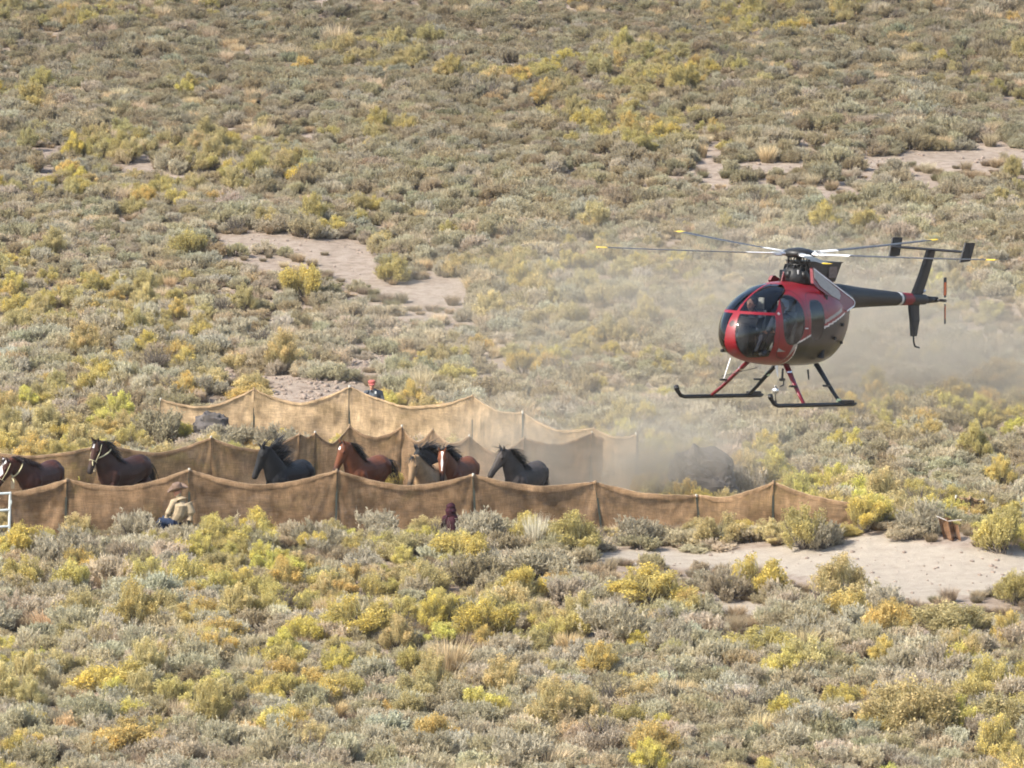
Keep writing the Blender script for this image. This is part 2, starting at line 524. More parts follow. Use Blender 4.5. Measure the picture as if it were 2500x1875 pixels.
def fence(name, label, posts, sags, mat, hem_mat, seed, hem=.11, drop=0.0, behind=(), group='burlap fences of the horse trap'):
    """posts: (px_top, py_top, px_base, py_base)"""
    root_p = ground(posts[0][2], posts[0][3])
    root = empty(name, root_p)
    tag(root, label, 'fence', group)
    pts = []
    r = random.Random(seed)
    for (tx, ty, bx, by) in posts:
        b = ground(bx, by)
        tp = at_depth(tx, ty, b[1])
        pts.append((b - root_p, tp - root_p))
    for i, (b, tp) in enumerate(pts):
        g = Geo()
        d = (tp - b) / np.linalg.norm(tp - b)
        q0 = b - d * .25; q1 = tp + d * .035
        off = np.array([0, .03 if i in behind else -.022, 0])
        # T-section steel post: flange facing the camera plus web behind it
        s = np.array([1.0, 0, 0])
        for cx, cy, wx, wy in ((0, 0, .042, .010), (0, .018, .010, .028)):
            V = []
            for q in (q0, q1):
                for (ux, uy) in ((-1, -1), (1, -1), (1, 1), (-1, 1)):
                    V.append(q + off + s * (cx + ux * wx / 2) + np.array([0, cy + uy * wy / 2, 0]))
            g.add(V, [(0, 3, 2, 1), (4, 5, 6, 7), (0, 1, 5, 4), (1, 2, 6, 5), (2, 3, 7, 6), (3, 0, 4, 7)])
        post = g.obj('post', M_POST, root)
        gt = Geo(); gt.tube([q1 - d * .06 + off, q1 + d * .005 + off], .026, 6)
        gt.obj('tie', M_ROPE if i % 2 else M_POSTTOP, post)
    for i in range(len(pts) - 1):
        (b0, t0), (b1, t1) = pts[i], pts[i + 1]
        L = np.linalg.norm(b1 - b0)
        nu = max(10, int(L / .07)); nv = 18
        U = np.linspace(0, 1, nu + 1); W = np.linspace(0, 1, nv + 1)
        sag = sags[i]
        V = np.zeros((nv + 1, nu + 1, 3))
        ph = r.random() * 100
        for a, u in enumerate(U):
            base = b0 * (1 - u) + b1 * u
            base[2] = float(tz(base[0] + root_p[0], base[1] + root_p[1])) - root_p[2] - .03 + drop
            top = t0 * (1 - u) + t1 * u
            top = top - np.array([0, 0, sag * 4 * u * (1 - u) * (1 - .25 * abs(2 * u - 1))])
            top[2] += .03 * (float(vnoise(u * L * 1.6, ph, seed + 8)) - .5) + .02 * (float(vnoise(u * L * 7, ph, seed + 9)) - .5)
            pin = math.sin(math.pi * u)
            for c, v in enumerate(W):
                p = base * (1 - v) + top * v
                x = u * L
                # billow, folds fanning out of the posts, small crumples
                off = pin * (.07 * math.sin(x * 1.3 + ph) + .05 * math.sin(v * 3 + ph)) * (1 - abs(2 * v - 1) ** 2)
                off += .026 * math.sin(x * 6.1 + ph * 2 + 2.0 * v + 1.5 * math.sin(x * 1.7 + ph)) * (.4 + .6 * v)
                off += .034 * math.exp(-min(u, 1 - u) * L / .35) * math.sin(v * 5 + min(u, 1 - u) * L * 26 * (.4 + v))
                off += .035 * (float(vnoise(x * 3.5, v * 5 + i * 7, seed)) - .5) + .02 * (float(vnoise(x * 9, v * 11 + i * 5, seed + 3)) - .5)
                p = p + np.array([0, off, 0])
                V[c, a] = p
        idx = np.arange(nv)[:, None] * (nu + 1) + np.arange(nu)[None]
        F = np.stack([idx, idx + 1, idx + nu + 2, idx + nu + 1], -1).reshape(-1, 4)
        panel = mobj('burlap_panel', V.reshape(-1, 3), F, mat, root, smooth=True)
        # folded hem along the top, hanging a little in front of the panel
        if hem > 0:
            H = np.zeros((5, nu + 1, 3))
            for a, u in enumerate(U):
                top = V[nv, a]
                hh = hem * (.75 + .5 * float(vnoise(u * L * 1.1, ph, seed + 5))) * (.45 + .55 * min(1, 5 * min(u, 1 - u)))
                hh = min(hh, .6 * (V[nv, a, 2] - V[0, a, 2]))
                for c in range(5):
                    f = c / 4
                    H[c, a] = top + np.array([0, -.012 - .022 * math.sin(f * math.pi * .7), .012 - hh * f])
            idx = np.arange(4)[:, None] * (nu + 1) + np.arange(nu)[None]
            F = np.stack([idx + nu + 1, idx + nu + 2, idx + 1, idx], -1).reshape(-1, 4)
            mobj('hem', H.reshape(-1, 3), F, hem_mat, panel, smooth=True)
            g = Geo(); g.tube([V[nv, a] + np.array([0, -.006, .012]) for a in range(nu + 1)], .008, 5)
            g.obj('top_rope', M_ROPE, panel)
        wb0 = b0 + root_p; wb1 = b1 + root_p
        KEEP_OUT.append((wb0[0], wb0[1], wb1[0], wb1[1], .30))
    return root


F1 = [(26, 1205, 24, 1312), (163, 1172, 159, 1310), (462, 1147, 461, 1309), (822, 1149, 820, 1307), (1155, 1160, 1162, 1304),
      (1454, 1177, 1469, 1302), (1700, 1211, 1710, 1300), (1888, 1177, 1886, 1298), (2098, 1234, 2096, 1296)]
S1 = [.02, .26, .33, .29, .16, .11, .15, .07]
fence('burlap_fence', 'long brown burlap fence in front of the running horses', F1, S1, M_BURLAP, M_HEM, 1)
F2t = [(-70, 1100), (257, 1086), (515, 1069), (731, 1061), (769, 1057), (853, 1040), (981, 1042), (1056, 1050), (1146, 1066), (1279, 1069), (1445, 1058), (1556, 1056)]
S2 = [.18, .26, .31, .09, .32, .27, .33, .25, .36, .2, .17]
F2 = [(x, y, x - 2 + 4 * ((i * 7) % 3 - 1), y + 146 - .002 * x) for i, (x, y) in enumerate(F2t)]
fence('burlap_fence', 'scalloped brown burlap fence directly behind the running horses', F2, S2, M_BURLAP, M_HEM, 2, hem=.07, behind=range(12))
F3t = [(392, 976), (620, 950), (853, 944), (1154, 968), (1276, 1007), (1451, 1047), (1553, 1061)]
S3 = [.3, .36, .38, .15, .22, .14]
F3 = [(x, y, x, b) for (x, y), b in zip(F3t, (1052, 1068, 1083, 1118, 1157, 1197, 1211))]
fence('burlap_fence', 'sunlit golden burlap fence farthest back, in front of the man in the red cap', F3, S3, M_BURLAP_TAN, M_BURLAP_TAN, 3, hem=.05, behind=(0, 1, 3, 5, 6))
F4 = [(2334, 1213, 2334, 1272), (2368, 1215, 2368, 1271), (2402, 1222, 2402, 1270)]
fence('burlap_fence', 'short low scrap of burlap fence among yellow shrubs at the right edge', F4, [.02, .03], M_BURLAP, M_HEM, 4, hem=.06)

# ------------------------------------------------------------------ white pipe gate panel at the left edge
M_GATE = P_mat('galvanised_white_pipe', (.62, .66, .63), .45, metal=.2, noise=.08, nscale=30)


def gate_panel():
    b = ground(22, 1322); b1 = b + np.array([-2.8, -.9, 0])
    b1[2] = tz(b1[0], b1[1])
    root = empty('gate_panel', b)
    tag(root, 'white steel pipe gate panel at the left end of the front fence', 'gate')
    top = at_depth(20, 1204, b[1])[2] - b[2]
    e = b1 - b
    lean = np.array([.035, 0, 0])
    for q, l in ((np.zeros(3), lean), (e, lean), (e * .5, lean)):
        g = Geo(); g.tube([q, q + l * .5 + np.array([0, 0, top / 2]), q + l + np.array([0, 0, top])], .030, 10); g.obj('upright', M_GATE, root)
    for f in (1.0, .655, .315, .06):
        g = Geo(); g.tube([lean * f + np.array([0, 0, top * f]), e + lean * f + np.array([0, 0, top * f])], .026, 10); g.obj('rail', M_GATE, root)
    g = Geo(); g.box((.045, -.01, top * .82), (.05, .05, .07)); g.tube([(.05, -.01, top * .75), (.05, -.01, top * .9)], .012, 8)
    g.obj('latch', M_GATE, root)
    KEEP_OUT.append((b[0], b[1], b1[0], b1[1], .3))


gate_panel()

# ------------------------------------------------------------------ weathered wooden post in the foreground
M_WOOD = P_mat('weathered_wood', (.20, .155, .13), .9, noise=.45, nscale=12, bump=.6)
M_CRACK = P_mat('pale_split_wood', (.50, .45, .40), .9, noise=.2)


def wood_post():
    b = ground(1104, 1432)
    root = empty('wooden_post', b)
    tag(root, 'short weathered wooden post standing alone among shrubs below the fence', 'post')
    h = at_depth(1105, 1361, b[1])[2] - b[2]
    g = Geo()
    P = [(0, 0, -.2), (.004, 0, .1), (.0, 0, h * .4), (.008, 0, h * .75), (.012, 0, h - .02), (.012, 0, h)]
    g.tube(P, [.046, .045, .041, .043, .040, .030], 12)
    g.V = [(x * (1 + .08 * math.sin(9 * math.atan2(y, x + 1e-6))), y, z) for x, y, z in g.V]
    g.obj('post_shaft', M_WOOD, root, True)
    g = Geo(); g.tube([(.012, -.040, h * .35), (.02, -.045, h * .6), (.012, -.043, h * .9)], [.004, .008, .005], 6)
    g.obj('split', M_CRACK, root)
    KEEP_OUT.append((b[0], b[1], b[0], b[1] - 3.0, .42))


wood_post()

# ------------------------------------------------------------------ crumpled burlap on a stick, right
def burlap_scrap():
    b = ground(2312, 1318)
    root = empty('burlap_scrap', b)
    tag(root, 'rust brown piece of burlap hanging folded over a stick by the sandy clearing', 'burlap')
    sc = ppm(b[1])
    nu, nv = 26, 14
    V = np.zeros((nv + 1, nu + 1, 3))
    for a in range(nu + 1):
        u = a / nu
        top = .52 - .16 * u - .05 * math.sin(u * 9)
        for c in range(nv + 1):
            v = c / nv
            x = (-.20 + .42 * u) * (1 - .15 * v) + .10 * v
            y = .14 * math.sin(u * 10.5) * (.35 + .65 * v) + .04 * math.sin(v * 6)
            V[c, a] = (x, y, top * (1 - v) + .0 * v + .01 * math.sin(u * 20))
    idx = np.arange(nv)[:, None] * (nu + 1) + np.arange(nu)[None]
    F = np.stack([idx, idx + 1, idx + nu + 2, idx + nu + 1], -1).reshape(-1, 4)
    mobj('cloth', V.reshape(-1, 3), F, burlap_mat('burlap_rust', (.24, .135, .075), .25), root, smooth=True)
    g = Geo(); g.tube([(-.22, .0, .50), (.02, -.02, .40), (.3, -.03, .43)], [.012, .012, .009], 7)
    g.obj('stick', M_CRACK, root)
    KEEP_OUT.append((b[0] - .2, b[1], b[0] + .25, b[1], .5))
    KEEP_OUT.append((b[0], b[1] - 1.6, b[0] + .1, b[1] - .6, .5))


burlap_scrap()

# ------------------------------------------------------------------ boulders and stony bank
M_ROCK = P_mat('dark_boulder', (.10, .088, .08), .95, noise=.5, nscale=3.5, bump=1.0)
M_ROCK2 = P_mat('stone_pale', (.25, .195, .155), .95, noise=.35, nscale=9, bump=.6)


def rock_mesh(name, rx, ry, rz, seed, mat, sub=4, rough=.22):
    import bmesh
    bm = bmesh.new(); bmesh.ops.create_icosphere(bm, subdivisions=sub, radius=1)
    me = bpy.data.meshes.new(name)
    for v in bm.verts:
        p = v.co.copy()
        n = float(fbm(p.x * 1.6 + 5 * p.z + seed, p.y * 1.6 - 3 * p.z, seed)) - .5
        n2 = float(fbm(p.x * 5 + 9 * p.z + seed, p.y * 5 - 7 * p.z, seed + 4)) - .5
        k = 1 + rough * 2 * n + rough * .7 * n2
        e = .8
        p = Vector((math.copysign(abs(p.x) ** e, p.x), math.copysign(abs(p.y) ** e, p.y), math.copysign(abs(p.z) ** e, p.z)))
        v.co = Vector((p.x * rx * k, p.y * ry * k, p.z * rz * k))
    bm.to_mesh(me); bm.free()
    me.materials.append(mat)
    return me


def boulders():
    g0 = ground(1705, 1238)
    o = link('boulder', rock_mesh('boulder', .78, .85, 1.12, 11, M_ROCK, 5, .2)); o.location = (g0[0] + .08, g0[1] + .6, g0[2] + .12)
    o.rotation_euler = (0, rad(8), 0)
    tag(o, 'large rounded dark boulder seen through dust behind the front fence', 'boulder')
    KEEP_OUT.append((g0[0], g0[1] + .6, g0[0], g0[1] + .6, .8))
    g1 = ground(517, 1076)
    o = link('boulder', rock_mesh('boulder', .40, .34, .44, 23, M_ROCK, 4, .3)); o.location = (g1[0], g1[1], g1[2] + .22)
    tag(o, 'small dark grey rock half hidden by brush at the left end of the golden fence', 'rock')
    KEEP_OUT.append((g1[0], g1[1], g1[0], g1[1], .5))
    g1 = ground(2425, 1312)
    o = link('boulder', rock_mesh('boulder', .28, .25, .18, 31, M_ROCK2, 4, .25)); o.location = (g1[0], g1[1], g1[2] + .05)
    tag(o, 'pale grey rock beside yellow shrubs above the sandy clearing', 'rock')
    KEEP_OUT.append((g1[0], g1[1], g1[0], g1[1], .4))
    # rubble of the bank: far too many small stones to count
    Vs, Fs, n = [], [], 0
    base = [mk_mesh('r', *([(0, 0, 0)], [])) for _ in ()]
    protos = []
    for k in range(5):
        me = rock_mesh('p', .5, .42, .3, 50 + k, M_ROCK2, 1, .3)
        V = np.array([v.co[:] for v in me.vertices]); F = np.array([p.vertices[:] for p in me.polygons])
        protos.append((V, F)); bpy.data.meshes.remove(me)
    r = np.random.default_rng(5)
    for poly, cnt, smin, smax in ((BARE_POLYS[7], 260, .02, .10), (BARE_POLYS[8], 120, .03, .10), (BARE_POLYS[0], 160, .015, .06), (BARE_POLYS[2], 60, .02, .06),
                                  (BARE_POLYS[9], 120, .03, .12), (BARE_POLYS[4], 60, .03, .1)):
        P = np.array(poly); x0, y0 = P.min(0); x1, y1 = P.max(0)
        c = 0
        while c < cnt:
            px, py = r.uniform(x0, x1), r.uniform(y0, y1)
            if not in_poly(np.array([px]), np.array([py]), poly)[0]: continue
            c += 1
            q = ground(px, py)
            V, F = protos[r.integers(5)]
            s = smin + (smax - smin) * r.random() ** 3
            a = r.random() * 6.28
            R = np.array([[math.cos(a), -math.sin(a), 0], [math.sin(a), math.cos(a), 0], [0, 0, 1]])
            Vs.append((V * s * 2) @ R.T + q + np.array([0, 0, s * .15])); Fs.append(F + n); n += len(V)
    o = mobj('rubble', np.concatenate(Vs), np.concatenate(Fs), M_ROCK2)
    tag(o, 'scattered pale stones on the bare bank and sandy clearing', 'stones', kind='stuff')


boulders()

# ------------------------------------------------------------------ horses
M_COAT = V_mat('horse_coat', .6, .28, 5., spec=.22)
M_HAIR = {}


def hair_mat(col):
    k = tuple(round(c, 3) for c in col)
    if k not in M_HAIR: M_HAIR[k] = P_mat('horse_hair', col, .5, noise=.3, nscale=40)
    return M_HAIR[k]


M_HALTER = P_mat('rope_halter', (.55, .50, .30), .8, noise=.2, nscale=60)
M_TAGCARD = P_mat('wooden_tag', (.55, .42, .26), .7)


def strips(roots, dirs, lens, widths, r, droop=.5, wave=.04, seg=5):
    V, F = [], []
    for p, d, L, wd in zip(roots, dirs, lens, widths):
        p = np.array(p, float); d = np.array(d, float); d /= np.linalg.norm(d)
        s = np.cross(d, (0, 0, 1.0)) + r.normal(size=3) * .4; s /= np.linalg.norm(s)
        b = len(V); ph = r.random() * 6
        q = p.copy(); dd = d.copy()
        for i in range(seg + 1):
            f = i / seg
            wv = s * wave * L * math.sin(ph + f * 4) * f
            w_ = wd * (1 - .8 * f) * .5
            V.append(q + wv - s * w_); V.append(q + wv + s * w_)
            dd = dd + np.array([0, 0, -droop / seg]); dd /= np.linalg.norm(dd)
            q = q + dd * (L / seg)
        for i in range(seg):
            F.append((b + 2 * i, b + 2 * i + 1, b + 2 * i + 3, b + 2 * i + 2))
    return V, F


def horse(label, px, D, heading, coat, scale=1.0, neck_el=52, neck_yaw=0, head_pitch=52, head_yaw=0, phase=0, seed=0,
          mane_col=(.012, .011, .011), mane_len=.26, mane_fly=.4, mane_side=1, blaze=None, points=True, halter=False, tail_lift=.6, back_y=None):
    """heading: degrees turned from facing the camera towards the left of the picture"""
    r = np.random.default_rng(seed + 900)
    g = at_depth(px, 1200, D)
    zb = float(tz(g[0], D))
    h = rad(heading)
    yaw = math.atan2(-math.cos(h), -math.sin(h))
    root = empty('horse', (g[0], D, zb), (0, 0, yaw), scale)
    tag(root, label, 'horse', 'horses running between the burlap fences')
    G = Geo()
    # trunk: deep chest, tucked belly, rounded croup
    T = [(.80, 1.06, .07, .10), (.74, 1.06, .16, .21), (.62, 1.06, .22, .295), (.45, 1.06, .25, .335), (.22, 1.05, .275, .335), (-.05, 1.035, .29, .325),
         (-.30, 1.06, .285, .30), (-.50, 1.10, .27, .285), (-.66, 1.115, .24, .265), (-.80, 1.10, .18, .215), (-.89, 1.07, .10, .13)]
    G.tube([(x, 0, z) for x, z, a, b in T], [(a, b) for x, z, a, b in T], 20)
    G.tube([(.50, 0, 1.28), (.36, 0, 1.35), (.18, 0, 1.33), (-.02, 0, 1.28)], [(.05, .05), (.07, .075), (.07, .06), (.05, .05)], 12)   # withers
    for s in (-1, 1):   # haunches and shoulders
        G.tube([(-.42, s * .10, 1.20), (-.58, s * .14, 1.10), (-.64, s * .14, .95)], [(.15, .15), (.17, .2), (.13, .15)], 14)
        G.tube([(.40, s * .10, 1.22), (.54, s * .14, 1.05), (.60, s * .14, .92)], [(.10, .12), (.13, .17), (.10, .13)], 14)
    # neck
    ny = rad(neck_yaw); ne = rad(neck_el)
    B = np.array([.52, 0, 1.13]); L = .75
    nd = np.array([math.cos(ne) * math.cos(ny), math.cos(ne) * math.sin(ny), math.sin(ne)])
    d0 = np.array([math.cos(rad(38)), 0, math.sin(rad(38))])
    npts = []
    for t in np.linspace(0, 1, 8):
        d = d0 * (1 - t) + nd * t
        npts.append(B + (d0 * .35 * t * (1 - t) + nd * t) * L)
    nr = [(.185, .33), (.172, .31), (.155, .275), (.138, .242), (.122, .21), (.108, .178), (.097, .15), (.088, .122)]
    G.tube(npts, nr, 18, up=(0, 0, 1))
    poll = npts[-1]
    # head
    hy = rad(head_yaw); hp = rad(head_pitch)
    ha = np.array([math.cos(hp) * math.cos(hy), math.cos(hp) * math.sin(hy), -math.sin(hp)])
    hs = np.array([-math.sin(hy), math.cos(hy), 0])
    hn = np.cross(ha, hs); hn = hn if hn[2] > 0 else -hn          # out of the forehead
    A0 = poll + hn * .005
    HP = [(-.05, -.01, .05, .06), (.0, -.015, .085, .10), (.09, -.03, .098, .135), (.17, -.035, .093, .138), (.26, -.02, .078, .112), (.36, -.008, .064, .086),
          (.46, .0, .055, .070), (.54, .0, .058, .066), (.60, -.006, .054, .058), (.635, -.014, .034, .036)]
    HS = 1.16
    HP = [(t * HS, o, a * HS, b * HS) for t, o, a, b in HP]
    G.tube([A0 + ha * t + hn * o for t, o, a, b in HP], [(a, b) for t, o, a, b in HP], 16, up=hn)
    for s in (-1, 1):
        e0 = A0 + ha * .02 + hs * s * .060 + hn * .068
        ed = hn * .75 - ha * .55 + hs * s * .25; ed /= np.linalg.norm(ed)
        G.tube([e0 - ed * .03, e0 + ed * .04, e0 + ed * .09, e0 + ed * .145], [(.02, .024), (.026, .034), (.022, .026), (.004, .005)], 10, up=ha)
        G.tube([A0 + ha * .17 + hs * s * .092 + hn * .05, A0 + ha * .22 + hs * s * .092 + hn * .04], [.028, .026], 8)    # brow
        G.tube([A0 + ha * .64 + hs * s * .044 + hn * .02, A0 + ha * .685 + hs * s * .038 + hn * .012], [.024, .018], 8)     # nostril
    # legs at a canter / trot
    def fr(s, pose):
        sh = np.array([.56, s * .15, 1.0])
        if pose == 0: J = [(.60, .86), (.80, .66), (.78, .36), (.64, .22), (.60, .14)]
        elif pose == 1: J = [(.52, .80), (.50, .46), (.42, .16), (.46, .06), (.50, .0)]
        else: J = [(.48, .82), (.34, .52), (.14, .26), (.02, .26), (-.05, .31)]
        P = [sh] + [np.array([x, s * .155, z + .045]) for x, z in J]
        G.tube(P, [(.10, .13), (.075, .095), (.052, .056), (.038, .042), (.042, .045), (.056, .058)], 12)
    def hi(s, pose):
        hip = np.array([-.56, s * .13, 1.08])
        if pose == 0: J = [(-.34, .80), (-.46, .48), (-.26, .20), (-.16, .10), (-.10, .05)]
        elif pose == 1: J = [(-.44, .78), (-.74, .50), (-.70, .17), (-.66, .06), (-.62, .0)]
        else: J = [(-.52, .80), (-.90, .60), (-1.10, .32), (-1.16, .22), (-1.22, .18)]
        P = [hip] + [np.array([x, s * .14, z + .045]) for x, z in J]
        G.tube(P, [(.16, .20), (.12, .16), (.056, .068), (.040, .044), (.044, .046), (.056, .058)], 12)
    a, b = [(0, 2), (1, 2), (2, 0), (0, 1)][phase % 4]
    fr(1, a); fr(-1, b); hi(1, b); hi(-1, a)
    me, V = remesh(G, .017, 4)
    # coat
    C = np.tile(np.array(coat, float), (len(V), 1))
    n = fbm(V[:, 0] * 5 + 7 * V[:, 1], V[:, 2] * 5, seed)[:, None]
    C *= .85 + .3 * n
    if points:
        k = np.clip((.62 - V[:, 2]) / .18, 0, 1)[:, None]
        C = C * (1 - k) + np.array([.012, .011, .011]) * k
    k = np.clip((.07 - V[:, 2]) / .02, 0, 1)[:, None]
    C = C * (1 - k) + np.array([.06, .05, .045]) * k
    rel = V - A0
    t = rel @ ha; sd = rel @ hs; nn = rel @ hn
    near = (np.linalg.norm(rel, axis=1) < .75) & (t > -.05) & (np.abs(sd) < .15) & (np.abs(nn) < .19)
    k = (np.clip((t - .50) / .13, 0, 1) * near)[:, None] * .85
    C = C * (1 - k) + np.array([.02, .017, .016]) * k
    for s in (-1, 1):      # eyes
        e = A0 + ha * .21 + hs * s * .10 + hn * .035
        C[np.linalg.norm(V - e, axis=1) < .022] = (.006, .005, .005)
    if blaze:
        t0, t1, wd = blaze
        m = near & (nn > .02) & (t > t0) & (t < t1)
        wv = wd * (1 + .35 * np.sin(t * 23 + seed))
        k = np.clip((wv - np.abs(sd)) / .012, 0, 1) * m
        k = k[:, None]
        C = C * (1 - k) + np.array([.78, .74, .70]) * k
    setcol(me, C)
    me.materials.append(M_COAT)
    link('body', me, root).data.name = 'horse_body'
    # mane along the crest, forelock, tail
    R, Dd, Ln, Wd = [], [], [], []
    ups = []
    for i in range(len(npts)):
        tg = npts[min(i + 1, 7)] - npts[max(i - 1, 0)]; tg /= np.linalg.norm(tg)
        sv = np.cross((0, 0, 1.0), tg); sv /= np.linalg.norm(sv); ups.append((np.cross(tg, sv), sv, tg))
    for i in range(420):
        f = r.random() * 6.9 + .1; j = int(f); q = f - j; j2 = min(j + 1, 7)
        p = npts[j] * (1 - q) + npts[j2] * q; up, sv, tg = ups[j]
        rz = nr[j][1] * (1 - q) + nr[j2][1] * q
        R.append(p + up * (rz - .012) + sv * r.normal() * .018)
        hang = up * .55 + sv * mane_side * .75 - tg * .4
        flyd = np.array([-.85, .15 * mane_side, .55 + .25 * math.sin(f * 2 + seed)])
        Dd.append(hang * (1 - mane_fly) + flyd * mane_fly + r.normal(size=3) * .17)
        Ln.append(mane_len * (.55 + .75 * r.random()) * (.75 + .35 * f / 7)); Wd.append(.020)
    V1, F1_ = strips(R, Dd, Ln, Wd, r, droop=1.5 * (1 - .75 * mane_fly))
    mg = Geo(); mg.add(V1, F1_)
    R = [A0 + hn * .10 + hs * r.normal() * .025 - ha * .01 for _ in range(22)]
    Dd = [(ha * .9 + hn * .4) * (1 - mane_fly) + np.array([-.9, 0, .6]) * mane_fly + hs * r.normal() * .4 + r.normal(size=3) * .2 for _ in R]
    V2, F2_ = strips(R, Dd, [(.13 + .09 * r.random()) * (1 + .8 * mane_fly) for _ in R], [.024] * len(R), r, droop=.5)
    mg.obj('mane', hair_mat(mane_col), root)
    fg = Geo(); fg.add(V2, F2_); fg.obj('forelock', hair_mat(mane_col), root)
    n_t = 90
    R = [np.array([-.87, 0, 1.16]) + r.normal(size=3) * .018 for _ in range(n_t)]
    Dd = [np.array([-.6, r.normal() * .14, .9 * tail_lift - .25 + r.normal() * .15]) for _ in R]
    V3, F3_ = strips(R, Dd, [.5 + .4 * r.random() for _ in R], [.028] * n_t, r, droop=4.2 - 2.0 * tail_lift, seg=8)
    tg_ = Geo(); tg_.add(V3, F3_); tg_.obj('tail', hair_mat(mane_col), root)
    if halter:
        g2 = Geo()
        def ring(c, ax1, ax2, ra, rb, rr=.011):
            g2.tube([c + ax1 * ra * math.cos(x) + ax2 * rb * math.sin(x) for x in np.linspace(0, 2 * math.pi, 25)], rr, 6, cap=False)
        ring(A0 + ha * .44 - hn * .005, hs, hn, .078, .100, .008)
        j = 4; up, sv, tgx = ups[j]
        ring(npts[j], sv, up, nr[j][0] + .02, nr[j][1] + .02, .016)
        for s in (-1, 1):
            g2.tube([A0 + ha * .44 + hs * s * .08, A0 + ha * .22 + hs * s * .118, A0 + ha * .03 + hs * s * .108], .008, 6)
        thr = npts[j] - up * (nr[j][1] + .02)
        g2.tube([thr, thr + np.array([.10, .02, -.05]), thr + np.array([.2, .1, -.03]), thr + np.array([.28, .16, -.10])], .011, 6)
        ho = g2.obj('rope_halter', M_HALTER, root, True)
        g3 = Geo(); g3.tube([thr, thr + np.array([.01, 0, -.10])], .008, 6); g3.box(thr + np.array([.012, 0, -.19]), (.03, .075, .17))
        g3.obj('wooden_tag', M_TAGCARD, ho)
    KEEP_OUT.append((g[0], D, g[0], D, 1.0))
    return root


BAY = (.135, .045, .020); DKBAY = (.042, .017, .011); BLACK = (.009, .009, .010); CHEST = (.125, .040, .016); BUCK = (.26, .168, .090); GRULLA = (.052, .043, .038)
horse('reddish bay horse with white face and rope halter at the left edge', 100, 125.4, 20, (.062, .020, .012), neck_el=34, neck_yaw=-26, head_pitch=60, head_yaw=-34, phase=1, seed=1,
      mane_col=(.03, .015, .012), mane_fly=.1, blaze=(-.02, .72, .060), points=False, halter=True, scale=.98, tail_lift=0)
horse('dark brown horse with a white star and rope on its neck, second from left', 303, 125.9, 31, DKBAY, neck_el=65, neck_yaw=-18, head_pitch=62, head_yaw=0, phase=0, seed=2,
      blaze=(.08, .17, .034), halter=True, mane_fly=.4, tail_lift=.1, scale=1.0)
horse('black horse with its long mane flying, alone in mid stride', 706, 125.5, 27, BLACK, neck_el=64, neck_yaw=-24, head_pitch=66, head_yaw=-34, phase=3, seed=3,
      mane_len=.46, mane_fly=.95, scale=.97, points=False, tail_lift=.0)
horse('reddish bay horse with a small star left of the bunched horses', 897, 126.2, 26, CHEST, neck_el=63, neck_yaw=-18, head_pitch=64, head_yaw=-26, phase=2, seed=4,
      blaze=(.10, .175, .028), mane_fly=.35, scale=.97, tail_lift=.7)
horse('pale buckskin horse facing forward at the front of the bunch', 1056, 125.5, 16, BUCK, neck_el=50, neck_yaw=-16, head_pitch=68, head_yaw=-10, phase=0, seed=5,
      mane_fly=.25, scale=.93, mane_len=.2, tail_lift=0)
horse('black horse half hidden behind the pale buckskin', 1084, 127.0, 24, BLACK, neck_el=44, neck_yaw=-14, head_pitch=60, head_yaw=-16, phase=1, seed=6,
      mane_fly=.7, mane_len=.36, scale=.93, points=False, tail_lift=0)
horse('chestnut horse with a white blaze behind the pale buckskin', 1120, 126.4, 20, CHEST, neck_el=50, neck_yaw=-2, head_pitch=64, head_yaw=16, phase=3, seed=7,
      blaze=(.04, .50, .023), mane_fly=.6, mane_len=.34, mane_side=1, scale=.94, tail_lift=0)
horse('mouse grey horse running last in the drifting dust', 1284, 125.6, 25, GRULLA, neck_el=60, neck_yaw=-18, head_pitch=52, head_yaw=-28, phase=2, seed=8,
      mane_fly=.4, mane_len=.32, scale=.95, tail_lift=0)

# ------------------------------------------------------------------ people
M_CLOTH = V_mat('clothing_and_skin', .8, .22, 14., bump=.5, spec=.25)
M_HAT = P_mat('felt_hat', (.16, .105, .075), .85, noise=.2, nscale=20)
M_CAP = P_mat('red_cap', (.40, .10, .085), .8, noise=.15)
M_GLASSES = P_mat('dark_lenses', (.01, .01, .01), .1)
SKIN = (.47, .235, .155)


def person(label, loc, yaw, chains, voxel=.010, scale=1.0, parent=None, smooth=3):
    """chains: (points, radii, colour). One continuous surface; colour by the nearest chain."""
    root = empty('person', loc, (0, 0, yaw), scale)
    if label: tag(root, label, 'person')
    if parent is not None: root.parent = parent
    G = Geo()
    for P, R, c in chains: G.tube(P, R, 14)
    me, V = remesh(G, voxel, smooth)
    best = np.full(len(V), 1e9); C = np.zeros((len(V), 3))
    for P, R, c in chains:
        P = [np.array(p, float) for p in P]
        R = [R] * len(P) if np.isscalar(R) else R
        for i in range(len(P) - 1):
            a, b = P[i], P[i + 1]
            ab = b - a
            t = np.clip(((V - a) @ ab) / (ab @ ab + 1e-12), 0, 1)
            ra = np.mean(R[i]); rb = np.mean(R[i + 1])
            d = np.linalg.norm(V - a - t[:, None] * ab, axis=1) - (ra + (rb - ra) * t)
            m = d < best
            best[m] = d[m]; C[m] = c
    setcol(me, C); me.materials.append(M_CLOTH)
    link('body', me, root)
    return root


